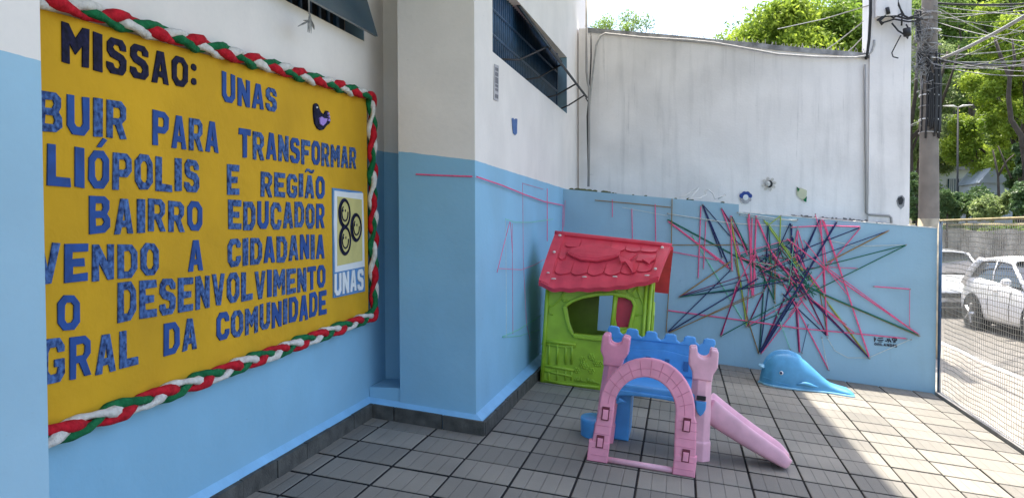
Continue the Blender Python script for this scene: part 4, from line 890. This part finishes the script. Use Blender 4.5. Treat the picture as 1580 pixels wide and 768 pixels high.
# ================================================================== WHALE
wh = empty('whale_slide', FL(9.2, 13.5, 0), 'blue plastic whale shaped toddler slide against the back wall, tail in sunlight', 'toddler slide')
def whale():
    us = np.linspace(0, 2.66, 34); V = []; m_ = 29
    H = lambda u: np.interp(u, [0, .05, .18, .38, .6, .82, 1.05, 1.3, 1.55, 1.8, 2.0, 2.25, 2.5, 2.66], [.12, .50, .82, 1.00, 1.07, 1.07, .99, .84, .62, .40, .26, .20, .16, .05])
    Wd = lambda u: np.interp(u, [0, .05, .3, .8, 1.3, 1.7, 2.0, 2.3, 2.55, 2.66], [.10, .30, .47, .50, .42, .32, .30, .36, .40, .30])
    for u in us:
        h = H(u); w_ = Wd(u)
        for k in range(m_):
            a = pi*k/(m_-1); y = -cos(a); z = math.sin(a)**.62
            dip = (1-.42*math.exp(-(y/.30)**2)*np.interp(u, [0, .3, 1.6, 2.3], [1, .9, .5, .2]))*(1.06 if y > .3 and u < 1.2 else 1.0)
            V.append(TL(8.10+u, 13.62+w_*y*(1 if abs(y) > .1 else 1), h*z*dip+.03))
    n = m_; Fc = [(i*n+k, i*n+k+1, (i+1)*n+k+1, (i+1)*n+k) for i in range(len(us)-1) for k in range(n-1)]
    Fc += [tuple(range(n))[::-1], tuple((len(us)-1)*n+k for k in range(n))]
    o = obj('body', V, Fc, M_whale, wh, True)
    # rim flange
    out = []
    for s in (-1, 1):
        rng = us if s < 0 else us[::-1]
        for u in rng: out.append((8.10+u, 13.62+s*(Wd(u)+.045)))
    out = [(8.04, 13.5)]+out
    plate('rim', [out], .05, lambda a, b, c: TL(a, b, .03+c), M_rim, wh, bevel=.015)
    for s in (-1, 1):
        P = []
        for t in np.linspace(0, 1, 12):
            u = 1.0+.62*t; P.append(TL(8.10+u, 13.62+s*(Wd(u)+.03), .16+.10*sin(pi*t)*(1-t)))
        MB().tube(P, [.01+.05*sin(pi*min(1, t*1.02)) for t in np.linspace(0, 1, 12)], 8).build('flipper', M_rim if s > 0 else M_whale, wh, True)
        P = [TL(8.10+u, 13.62+s*(Wd(u)*np.interp(u, [0, .2, 1], [1.0, 1.0, .99])+.0), hh) for u, hh in ((.05, .22), (.25, .20), (.5, .14), (.8, .12))]
        MB().tube(P, .014, 6).build('mouth_line', M_whale, wh, True)
        yy = .80; u = .55; w_ = Wd(u); z = (1-yy**2)**.31*H(u)*.62
        blob(MB(), tuple(TL(8.10+u, 13.62+s*w_*.955, .44)), (.06, .05, .06), 7).build('eye', M_eyew, wh, True)
        blob(MB(), tuple(TL(8.10+u-.01, 13.62+s*(w_*.955+.028), .445)), (.038, .04, .04), 6).build('pupil', M_eyeb, wh, True)
    blob(MB(), (8.13, 13.62, .50), (.10, .30, .05), 6, TL).build('handle', M_rim, wh, True)
whale()

# ================================================================== WIRE FENCE
wf = empty('wire_mesh_fence', (13.66, 8, -1.5), 'square wire mesh fence with yellow top rail between yard and street', 'fence')
def fx(y, z): 
    t = (z+1.5)/5.5; return 13.68+.07*sin(pi*t)*sin(y*.9)+.015*sin(y*2.3+z)
mb = MB(); st = .135; ys = np.arange(-2, 15.98, st)
for k in range(41):
    z = -1.48+k*st; pts = [(fx(y, z), y, z+.02*sin(y*1.7+k*.3)+.008*sin(y*9+k)) for y in np.arange(-2, 16.0, .45)]; mb.tube(pts, .0095, 3, False)
for y in ys: mb.tube([(fx(y, z), y+.012*sin(z*3+y*5), z) for z in np.linspace(-1.5, 4.0, 9)], .0065, 3, False)
mb.build('wire_mesh', M_wire, wf, kind='stuff')
tube('top_rail', [(13.66, -2, 4.07), (13.68, 8, 4.04), (13.68, 15.95, 4.00)], .035, M_rail, wf, 8)
for y in (15.93, 7.0, -1.9): tube('post', [(13.70, y, -1.6), (13.70, y, 4.03)], .05, M_rail if y < 15 else M_bar, wf, 8)
MB().box(13.615, 13.80, -6, 16.0, -2.2, -1.445, f=lambda x, y, z: (x, y, z+.0029*y*(z > -2))).build('footing', M_kerb, wf)

# ================================================================== POLE, CABLES, LAMP
Pp = np.array([15.6, 24.0, 0])
up = empty('utility_pole', (15.6, 24, -1.5), 'grey brown concrete utility pole wrapped in black cables beside the white wall', 'utility pole')
MB().tube([(15.6, 24, -1.6), (15.58, 24, 4.3), (15.52, 24, 12), (15.48, 24, 22)], [.44, .385, .30, .25], 20).build('shaft', M_conc, up, True)
MB().tube([(15.6, 24, -1.5), (15.582, 24, 4.12)], [.46, .40], 20).build('painted_base', mat('cream_paint', (.42, .36, .26), .8, .3, 10), up, True, label='pale cream painted lower band of the pole')
def pz(px, py, Y): return np.array(pY(px, py, Y))
rr = random.Random(11)
for k in range(16):
    z0 = pz(1430, 215, 24)[2]; z1 = pz(1430, 100+rr.uniform(-20, 20), 24)[2]; a = -pi/2+rr.uniform(-1.2, 1.2)
    pts = [(15.56+.39*cos(a+.15*sin(3*t)), 24+.39*sin(a+.15*sin(3*t)), z0+(z1-z0)*t+.0) for t in np.linspace(rr.uniform(0, .15), 1, 12)]
    tube('vertical_cable', pts, rr.uniform(.03, .055), M_cab, up, 6)
for k, yy in enumerate((205, 185, 165, 148, 118, 92, 70, 48, 22)):
    z = pz(1430, yy, 24)[2]; tube('strap', [(15.56+.385*cos(a), 24+.385*sin(a), z+.02*sin(a*2)) for a in np.linspace(0, 2*pi, 20)], .028, M_cabw if k % 2 else M_cabg, up, 5)
for yy, xo in ((30, -.55), (55, -.5), (95, -.45)):
    z = pz(1430, yy, 24)[2]; MB().box(15.56+xo-.12, 15.56+xo+.10, 23.6, 23.8, z-.3, z+.3).build('splice_box', M_cab, up); MB().box(15.56+xo, 15.56, 23.68, 23.75, z-.05, z+.05).build('bracket', M_cabg, up)
mb = MB()
for k in range(90):
    c = pz(1422+rr.gauss(0, 6), 80+rr.gauss(0, 30), 23.6); pts = [c+np.array([rr.gauss(0, .22), rr.gauss(0, .1), rr.gauss(0, .22)]) for _ in range(4)]; mb.tube(pts, .013, 4)
mb.build('cable_tangle', M_cabk, up, kind='stuff')
# meter box and cables on top of the white pillar
mbx = empty('service_box', pz(1366, 18, 19.8), 'white electrical service box at the top of the white wall pillar', 'electrical box')
q0 = pz(1352, 26, 19.6); q1 = pz(1385, -30, 19.6); MB().box(q0[0], q1[0], 19.55, 19.9, q0[2], q1[2]).build('box', M_white, mbx)
tube('outlet', [pz(1369, 12, 19.5), pz(1371, 22, 19.5)], .07, M_cab, mbx, 8)
loops = [([(1353, 32), (1362, 26), (1380, 24), (1400, 30), (1412, 28), (1424, 30)], .035), ([(1360, 36), (1380, 30), (1402, 34), (1420, 32)], .03), ([(1371, 22), (1378, 28), (1390, 22), (1402, 28), (1418, 22)], .035),
         ([(1376, 36), (1386, 48), (1396, 54), (1400, 60), (1404, 48), (1398, 38)], .03), ([(1390, 55), (1382, 70), (1376, 82), (1378, 88), (1386, 90)], .022), ([(1380, -10), (1388, 10), (1392, 22), (1391, 40)], .03), ([(1384, -10), (1386, 8), (1396, 26)], .03), ([(1362, 38), (1357, 32), (1366, 24)], .06)]
for i, (pts, r) in enumerate(loops):
    tube('cable', [pz(x, y, 19.6) for x, y in pts], r, M_cab, None, 6, cat='cable', label=('long black cable running level from the pillar top across to the pole', 'black cable just under the level one between pillar and pole', 'upper sagging black cable from the box outlet towards the pole', 'black cable dipping to the clamp on the right of the white pillar',
        'thin black cable end hooked like a J on the white pillar', 'left of two black cables dropping down the pillar beside the box', 'right of two black cables dropping down the pillar beside the box', 'short thick black cable stub under the white service box')[i])
tube('insulator', [pz(1399, 44, 19.6), pz(1400, 56, 19.6)], .13, M_cab, None, 10, label='black cable clamp near the top right of the white pillar', cat='clamp')
ocl = 'thin overhead cable strung from the utility pole along the street'
for k in range(20):
    s0 = pz(1432+rr.uniform(-4, 6), rr.choice([2, 8, 20, 30, 50, 85, 95, 100, 105, 110]), 24); ty = rr.uniform(-30, 130); e = pz(1700, ty-rr.uniform(0, 40), rr.uniform(10, 22) if k % 3 else 45); e[0] = min(e[0], 40)
    sag = rr.uniform(.1, .6); pts = [s0+(e-s0)*t-np.array([0, 0, sag*4*t*(1-t)]) for t in np.linspace(0, 1, 14)]
    tube('overhead_cable', pts, rr.choice([.009, .011, .013, .016]), rr.choice([M_cabg, M_cabk, M_cabk, M_cab]), None, 5, label=ocl, cat='cable', group='overhead cables along the street')
for (x0, y0, x1, y1, r, ya, lb) in ((1455, 90, 1640, -12, .06, 14, 'thickest grey overhead cable rising to the upper right from the pole'), (1462, 95, 1640, 99, .05, 30, 'black overhead cable running level to the right above the street lamp'), (1440, 5, 1640, 1, .045, 26, 'black overhead cable running level along the top of the photo')):
    s0 = pz(x0, y0, 24); e = pz(x1, y1, ya); s1 = np.array([15.55, 24, s0[2]])
    tube('overhead_cable', [s1, s0]+[s0+(e-s0)*t-np.array([0, 0, .5*t*(1-t)]) for t in np.linspace(.1, 1, 10)], r, M_cab if 'black' in lb else M_cabg, None, 6, label=lb, cat='cable')
for (xa, ya, xb, yb, lb) in ((1343, 25, 1240, 100, 'middle of three thin grey cables leaving the white pillar leftwards to the trees'), (1343, 45, 1290, 95, 'lowest and steepest of three thin grey cables leaving the white pillar leftwards'), (1343, 8, 1200, 45, 'topmost of three thin grey cables leaving the white pillar leftwards')):
    tube('overhead_cable', [pz(xa, ya, 20), pz((xa+xb)/2, (ya+yb)/2+3, 26), pz(xb, yb, 34)], .02, M_cabg, None, 5, label=lb, cat='cable')
# ladder of small cables crossing behind pole (horizontal spans)
sl_ = empty('street_lamp', pz(1478, 335, 60), 'slim dark street lamp post with two flat lamp heads in front of the trees', 'street lamp')
lb0 = pz(1478, 335, 60); lt = pz(1478, 166, 60)
tube('post', [(lb0[0], 60, -1.8), (lt[0], 60, lt[2])], .08, M_cab, sl_, 8)
for s in (-1, 1):
    MB().tube([(lt[0], 60, lt[2]), (lt[0]+s*.35, 60, lt[2]+.12), (lt[0]+s*1.1, 60, lt[2]+.16)], [.06, .20, .08], 8, squash=.45).build('lamp_head', M_wcl, sl_, True)

# ================================================================== CARS
def car(P0, yaw, m, label, L=10.2, W=4.6, hatch=True):
    r = empty('parked_car', P0, label, 'car', 'white cars parked along the street')
    ca, sa_ = cos(yaw), sin(yaw)
    T = lambda x, y, z: (P0[0]+x*ca-y*sa_, P0[1]+x*sa_+y*ca, P0[2]+z)
    # body stations: x, half width, z belt, z sill
    st = [(-5.1, .78, 1.55, .75), (-5.0, .90, 2.2, .6), (-4.6, .98, 2.82, .5), (-3.5, 1.0, 2.92, .5), (-1.5, 1.0, 2.80, .5), (0.6, 1.0, 2.64, .5), (2.0, 1.0, 2.42, .5), (3.0, .98, 2.30, .5), (4.0, .95, 2.12, .5), (4.7, .88, 1.85, .55), (5.0, .76, 1.45, .7)]
    V = []; n = 12
    for x, w_, zb_, zs in st:
        w_ *= W/2
        half = [(w_*.80, zs), (w_*.97, zs+.18), (w_*1.0, zs+(zb_-zs)*.5), (w_*.965, zb_-.10), (w_*.90, zb_), (w_*.5, zb_+.10)]
        for y, z in half: V.append(T(x, y, z))
        for y, z in half[::-1]: V.append(T(x, -y, z))
    Fc = [(i*n+k, i*n+(k+1) % n, (i+1)*n+(k+1) % n, (i+1)*n+k) for i in range(len(st)-1) for k in range(n)]+[tuple(range(n))[::-1], tuple((len(st)-1)*n+k for k in range(n))]
    b = obj('body', V, Fc, m, r, True); md = b.modifiers.new("s", 'SUBSURF'); md.levels = 1; md.render_levels = 2
    # cabin: bottom ring at belt, top ring at roof
    def cab(k_w, k_h, name, mm, x0=-4.75, x1=2.0, rx0=-3.3, rx1=-.1, z0=2.62, z1=3.92):
        V = []; xs = np.linspace(0, 1, 9)
        for t in xs:
            xb_ = x0+(x1-x0)*t; xr = rx0+(rx1-rx0)*t
            for f, y in ((0, .90), (.5, .84), (.85, .74), (.97, .62), (1, .35)):
                V.append(T(xb_+(xr-xb_)*f, y*W/2*k_w, z0+(z1+.10*sin(pi*t)-z0)*f*k_h))
            for f, y in ((1, -.35), (.97, -.62), (.85, -.74), (.5, -.84), (0, -.90)):
                V.append(T(xb_+(xr-xb_)*f, y*W/2*k_w, z0+(z1+.10*sin(pi*t)-z0)*f*k_h))
        n = 10; Fc = [(i*n+k, i*n+k+1, (i+1)*n+k+1, (i+1)*n+k) for i in range(8) for k in range(n-1)]+[tuple(range(n))[::-1], tuple(8*n+k for k in range(n))]
        return obj(name, V, Fc, mm, r, True)
    smooth_auto(cab(1.0, .965, 'window', M_glass), 35)
    # roof and pillars
    V = []; Fc = []
    for i, t in enumerate(np.linspace(-.03, 1.03, 9)):
        for y, dz in ((.765, -.20), (.70, -.02), (.35, .07), (-.35, .07), (-.70, -.02), (-.765, -.20)): V.append(T(-3.4+(3.5)*t, y*W/2, 3.90+.12*sin(pi*max(0, min(1, t)))+dz))
    Fc = [(i*6+k, i*6+k+1, (i+1)*6+k+1, (i+1)*6+k) for i in range(8) for k in range(5)]
    o = obj('roof', V, Fc, m, r, True); md = o.modifiers.new("s", 'SOLIDIFY'); md.thickness = .05*S
    for s in (-1, 1):
        for (xb_, xr, wd) in ((2.05, .05, .11), (-4.3, -3.2, .36), (-1.35, -1.4, .07)):
            MB().tube([T(xb_, s*.905*W/2, 2.5), T((xb_+xr)/2, s*.85*W/2, 3.25), T(xr, s*.765*W/2, 3.86)], [wd, wd, wd*.8], 6, squash=.5).build('pillar', m, r, True)
        for xw in (-3.1, 3.05):
            MB().tube([T(xw, s*(W/2-.62), .92), T(xw, s*(W/2+.02), .92)], [1.08, 1.08], 24).build('wheel_arch', M_dark, r)
            wv = MB().tube([T(xw, s*(W/2-.55), .90), T(xw, s*(W/2-.02), .90), T(xw, s*(W/2+.06), .90)], [.90, .90, .80], 24).build('wheel', M_tyre, r, True)
            MB().tube([T(xw, s*(W/2-.02), .90), T(xw, s*(W/2+.085), .90)], [.58, .52], 18).build('hub', M_dark, wv)
            for k in range(5):
                a = 2*pi*k/5; MB().tube([T(xw, s*(W/2+.09), .90), T(xw+.55*cos(a), s*(W/2+.10), .90+.55*sin(a))], [.10, .085], 5).build('rim', M_rimm, wv)
        blob(MB(), T(1.0, s*(W/2+.22), 2.85), (.26, .26, .2), 6).build('mirror', m, r, True)
        MB().tube([T(-.9, s*(W/2*.985), 2.32), T(-.35, s*(W/2*.985), 2.32)], .05, 6).build('door_handle', m, r)
        MB().tube([T(.75, s*(W/2*.975), .8), T(.8, s*(W/2*1.002), 1.5), T(.9, s*(W/2*.965), 2.42)], .012, 4).build('door_seam', M_dark, r)
        MB().tube([T(-1.4, s*(W/2*.975), .8), T(-1.4, s*(W/2*1.002), 1.6), T(-1.4, s*(W/2*.965), 2.5)], .012, 4).build('door_seam', M_dark, r)
        blob(MB(), T(4.55, s*W/2*.72, 1.75), (.42, .35, .22), 6).build('headlight', M_lampg, r, True)
        blob(MB(), T(-4.95, s*W/2*.76, 2.1), (.16, .25, .35), 6).build('tail_light', M_roof, r, True)
    MB().box(4.93, 5.08, -1.3, 1.3, 1.25, 1.55, f=T).build('grille', M_dark, r); MB().box(4.85, 5.05, -1.6, 1.6, .7, .98, f=T).build('grille', M_dark, r)
    MB().box(5.08, 5.12, -.45, .45, 1.02, 1.2, f=T).build('number_plate', M_cabg, r)
    MB().box(-4.6, 4.6, -W/2*.78, W/2*.78, .42, .62, f=T).build('underbody', M_dark, r)
    return r
def pzp(x, y, z): r = ray(x, y); return CAM+(z-CAM[2])/r[2]*r
rw = pzp(1499, 507, STZ); fw = pzp(1588, 531, STZ); yaw = math.atan2(fw[1]-rw[1], fw[0]-rw[0])
hd = np.array([cos(yaw), sin(yaw), 0]); lf = np.array([-sin(yaw), cos(yaw), 0])
car(tuple(rw+hd*3.1+lf*2.3), yaw, M_carw, 'white hatchback parked on the street nearest the wire fence, side on at the right edge')
w2_ = pzp(1466, 487, STZ)
car(tuple(w2_+np.array([.3, 3.6, 0])), radians(-95), M_cars, 'pale silver car parked behind the white hatchback, half hidden by the blue wall')

# ================================================================== FAR SIDE OF THE STREET
rt = empty('retaining_wall', (30, 50, STZ), 'stained grey brown retaining wall with creepers on top behind the parked cars', 'wall')
wa = pY(1440, 352, 62); wb_ = pY(1640, 350, 40)
A0 = np.array([wa[0], 62]); A1 = np.array([wb_[0], 40]); dA = A1-A0
A0 = A0-dA*1.2; dA = A1+dA*.6-A0
V = []; N = 40
for i in range(N+1):
    P = A0+dA*i/N; 
    for off, z in ((0, STZ-.2), (-.05, 1.0), (0, 3.45+.1*sin(i)), (1.2, 3.45+.1*sin(i*1.3))): V.append((P[0]+off, P[1]+off*.4, z))
obj('wall', V, [(i*4+k, i*4+k+1, (i+1)*4+k+1, (i+1)*4+k) for i in range(N) for k in range(3)], M_stone, rt)
V = []
for i in range(N+1):
    P = A0+dA*i/N; V += [(P[0]-1.6, P[1]-.6, STZ+.04), (P[0]-1.6, P[1]-.6, STZ+.42), (P[0]-.02, P[1], STZ+.42)]
obj('kerb', V, [(i*3+k, i*3+k+1, (i+1)*3+k+1, (i+1)*3+k) for i in range(N) for k in range(2)], M_kerb, kind='structure')
yr = MB(); 
for i in range(0, 41):
    pass
tube('guard_rail', [(A0[0]+dA[0]*t+.3, A0[1]+dA[1]*t, 3.85) for t in np.linspace(0, 1, 20)], .10, M_rail, None, 6, label='faded yellow rail along the top of the retaining wall across the street', cat='rail')

def leaves(name, centers, radii, per, size, m, parent, seed, flat=.8):
    r = np.random.RandomState(seed); C_ = []; per = int(per*4.2); size *= .5
    for c, rad in zip(centers, radii):
        d = r.normal(size=(per, 3)); d /= np.linalg.norm(d, axis=1)[:, None]; q = r.uniform(0, 1, per)**.45*np.where(r.uniform(0, 1, per) > .85, 1.35, 1)
        C_.append(np.array(c)+d*q[:, None]*np.array([rad, rad, rad*flat]))
    C_ = np.concatenate(C_); n = len(C_)
    nn = r.normal(size=(n, 3))+[0, 0, .9]; nn /= np.linalg.norm(nn, axis=1)[:, None]
    t = r.normal(size=(n, 3)); t -= (t*nn).sum(1)[:, None]*nn; t /= np.linalg.norm(t, axis=1)[:, None]; b = np.cross(nn, t)
    s = size*r.uniform(.6, 1.3, n)[:, None]
    V = np.stack([C_-t*s, C_-b*s*.45+nn*s*.1, C_+t*s, C_+b*s*.45+nn*s*.1], 1).reshape(-1, 3)
    o0 = origin(parent) if parent else np.array([0, 0, 0.])
    V = (V-o0)*S
    me = bpy.data.meshes.new(name); me.vertices.add(len(V)); me.vertices.foreach_set('co', V.ravel()); me.loops.add(4*n); me.loops.foreach_set('vertex_index', np.arange(4*n)); me.polygons.add(n)
    me.polygons.foreach_set('loop_start', np.arange(n)*4); me.polygons.foreach_set('loop_total', np.full(n, 4)); me.materials.append(m); me.update(calc_edges=True)
    o = bpy.data.objects.new(name, me); o.parent = parent; col.objects.link(o); return o
def tree(base, cx, cz, rx, rz, m, label, seed, nc=26, per=230, size=.34, trunk=.5, group=None, limbs=7, yy=None, name='tree', rc=.30, lean=0):
    """base (x,y), crown centre height cz, radii"""
    r = random.Random(seed); x, y = base; zb0 = -2.0
    t = empty(name, (x, y, zb0), label, 'tree', group)
    cs = []; rs_ = []
    for k in range(nc):
        while True:
            p = [r.uniform(-1, 1) for _ in range(3)]
            if sum(a*a for a in p) <= 1 and (sum(a*a for a in p) > .2 or k % 4 == 0): break
        cs.append((cx+p[0]*rx, y+p[1]*rx, cz+p[2]*rz)); rs_.append(rx*rc*r.uniform(.6, 1.25))
    leaves('crown', cs, rs_, per, size, m, t, seed)
    top_ = cz-rz*.55; mb = MB(); pts = [(x+(cx-x)*q+.25*sin(q*5+seed), y, zb0+(top_-zb0)*q) for q in np.linspace(0, 1, 8)]
    mb.tube(pts, [trunk*(1-.45*q) for q in np.linspace(0, 1, 8)], 8)
    mb.build('trunk', M_bark, t, True)
    for k in range(limbs):
        c = cs[r.randrange(nc)]; s0 = pts[r.choice((3, 4, 5, 6, 7))]; mid = [(s0[i]+c[i])/2+r.uniform(-.8, .8) for i in range(3)]
        MB().tube([s0, mid, c], [trunk*.42, trunk*.28, trunk*.08], 6).build('limb', M_bark, t, True)
    return t
def crown_at(px, py, rpx, rpy, Y):
    P = pY(px, py, Y); d = (Y-CAM[1]); return P, rpx*d/1255*1.0, rpy*d/1255
# (crown px, py, rx, ry, depth, leaves material, label, trunk px)
TR = [
 (955, 52, 46, 34, 62, L_mid, 'small sparse tree top showing over the left end of the white wall', 950, 14, 90, .25, .34),
 (1240, 72, 88, 62, 52, L_lime, 'big sunlit yellow green tree crown rising behind the white wall', 1235, 64, 260, .36, .34),
 (1325, 60, 60, 90, 66, L_mid, 'darker green tree filling the gap left of the white pillar', 1318, 26, 240, .36, .32),
 (1418, 170, 62, 150, 78, L_olive, 'grey green tree with forked dark trunk directly behind the utility pole', 1408, 40, 200, .36, .30),
 (1500, 30, 70, 80, 88, L_mid, 'tall green tree high above the street lamp', 1494, 34, 220, .42, .32),
 (1535, 205, 60, 62, 74, L_lime, 'bright yellow green tree to the right of the street lamp', 1545, 34, 240, .34, .30),
 (1590, 120, 70, 150, 66, L_lime, 'yellow green tree with twisting dark trunk at the right edge', 1568, 46, 230, .36, .28),
 (1475, 225, 50, 45, 92, L_olive, 'pale olive tree behind the street lamp', 1470, 22, 200, .38, .32),
 (1592, 262, 34, 44, 60, L_dark, 'dark evergreen tree above the wall at the far right', 1575, 22, 220, .30, .30),
 (1620, 40, 90, 110, 100, L_mid, 'broad green tree far behind at the upper right corner', 1630, 34, 220, .5, .32),
]
for i, (px, py, rx, ry, Y, m, lb, tpx, nc, per, size, rc) in enumerate(TR):
    P, a, b = crown_at(px, py, rx, ry, Y); tb = pY(tpx, 335, Y)
    tree((tb[0], Y), P[0], P[2], a, b, m, lb, 20+i, nc, per, size, trunk=.55 if i != 5 else .35, rc=rc)
for i, (px, py, rx, ry, Y, m, lb) in enumerate([
 (1490, 312, 36, 24, 58, L_dark, 'glossy dark green rounded bush behind the yellow rail beside the lamp post'), (1530, 318, 26, 18, 54, L_olive, 'pale spiky shrub behind the yellow rail right of the round bush'),
 (1413, 300, 14, 42, 60, L_dark, 'dark bush in the gap between white pillar and utility pole'), (1460, 318, 18, 22, 56, L_dark, 'low dark bush directly right of the utility pole'),
 (1592, 305, 24, 26, 52, L_dark, 'dark green bush above the retaining wall at the far right')]):
    P, a, b = crown_at(px, py, rx, ry, Y); r = random.Random(60+i)
    t = empty('shrub', (P[0], Y, 2.2), lb, 'bush'); cs = []; rs_ = []
    for k in range(16):
        u = r.uniform(-.8, .8); cs.append((P[0]+u*a, Y+r.uniform(-.8, .8)*a, P[2]+r.uniform(-.8, .8)*b)); rs_.append(a*.36)
    leaves('foliage', cs, rs_, 130, .30, m, t, 90+i); MB().tube([(P[0], Y, -1.8), (P[0]+.1, Y, P[2])], [.15, .05], 6).build('stem', M_bark, t, True)
cs = [tuple((A0+dA*i/60)+np.array([.6, .2]))+(3.5+.15*sin(i*2.1),) for i in range(61)]
h_ = leaves('creeper', cs, [.55]*61, 60, .22, L_mid, None, 5, .55); tag(h_, kind='stuff')
# distant mass of foliage closing the view behind the separate trees
far_ = []; r = random.Random(9)
for k in range(300):
    px = r.uniform(1400, 1760); Y = r.uniform(110, 150); py = r.uniform(-30, 330); far_.append(tuple(pY(px, py, Y)))
h_ = leaves('far_foliage', far_, [4.2]*300, 170, .75, L_mid, None, 77, .8); tag(h_, kind='stuff')
far_ = [tuple(pY(r.uniform(1120, 1345), r.uniform(60, 200), r.uniform(90, 120))) for _ in range(70)]
h_ = leaves('far_foliage', far_, [3.2]*70, 150, .6, L_mid, None, 78, .8); tag(h_, kind='stuff')
# dark branches standing clear in front of the foliage
for nm, pts_, Y, rr_ in (('tree.003', [(1406, 335), (1405, 260), (1404, 200), (1412, 150), (1418, 60)], 70, .30), ('tree.003', [(1405, 215), (1425, 195), (1438, 160), (1452, 120), (1462, 80)], 70, .22), ('tree.003', [(1450, 165), (1462, 135), (1472, 105), (1480, 70)], 70, .16), ('tree.003', [(1404, 240), (1418, 205), (1422, 150)], 70, .14),
                         ('tree.006', [(1585, 340), (1582, 250), (1576, 210), (1560, 185), (1556, 150), (1558, 120), (1545, 90), (1535, 60)], 58, .26), ('tree.006', [(1558, 120), (1566, 95), (1562, 60)], 58, .16), ('tree.006', [(1580, 230), (1590, 170), (1588, 90)], 58, .28), ('tree.006', [(1578, 90), (1586, 140)], 58, .14),
                         ('tree.005', [(1541, 330), (1541, 300), (1540, 270), (1532, 232)], 58, .13), ('tree.005', [(1540, 272), (1552, 250), (1565, 238)], 58, .09), ('tree.005', [(1560, 275), (1548, 245), (1540, 225)], 58, .09)):
    p_ = bpy.data.objects.get(nm); P_ = [pY(x, y, Y) for x, y in pts_]; P_[0][2] = min(P_[0][2], P_[0][2])
    MB().tube(P_, list(np.linspace(rr_, rr_*.45, len(P_))), 6).build('limb', M_bark, p_, True)
# house behind the trees
def fwd(px, py, Y): return pY(px, py, Y)
h0 = fwd(1442, 330, 82); h1 = fwd(1520, 262, 82)
hs = empty('distant_house', (h0[0], 82, -2), 'low white house with barred windows glimpsed between the bushes', 'house')
MB().box(h0[0], h1[0], 82, 90, -2, h1[2]).build('wall', M_hwall, hs); MB().box(h0[0]-.4, h1[0]+.4, 81.6, 90.4, h1[2]+.003, h1[2]+.35).build('roof', M_grime, hs)
for xa, xb in ((1462, 1474), (1478, 1486), (1504, 1512)):
    a = fwd(xa, 298, 82); b = fwd(xb, 276, 82); wn = MB().box(a[0], b[0], 81.9, 81.98, a[2], b[2]).build('window', M_sash, hs)
    for q in range(1, 4): x = a[0]+(b[0]-a[0])*q/4; MB().box(x-.04, x+.04, 81.84, 81.89, a[2], b[2]).build('bar', M_hwall, wn)
g0 = fwd(1514, 330, 70); g1 = fwd(1563, 282, 70); gh = empty('distant_shed', (g0[0], 70, -2), 'pale blue grey gable wall of an outbuilding behind the trees on the right', 'building')
MB().box(g0[0], g1[0], 70, 76, -2, g1[2]).build('wall', M_hroof, gh)
V = [(g0[0]-.3, 69.8, g1[2]+.003), (g1[0]+.3, 69.8, g1[2]+.003), (g1[0]+.3, 76.2, g1[2]+.003), (g0[0]-.3, 76.2, g1[2]+.003), (g0[0]+.8, 69.8, g1[2]+1.4), (g0[0]+.8, 76.2, g1[2]+1.4)]
obj('roof', V, [(0, 3, 2, 1), (0, 1, 4), (1, 2, 5, 4), (2, 3, 5), (3, 0, 4, 5)], M_hroof, gh)
a = fwd(1532, 318, 69.9); b = fwd(1538, 300, 69.9); MB().box(a[0], b[0], 69.9, 69.98, a[2], b[2]).build('door', M_bar, gh)
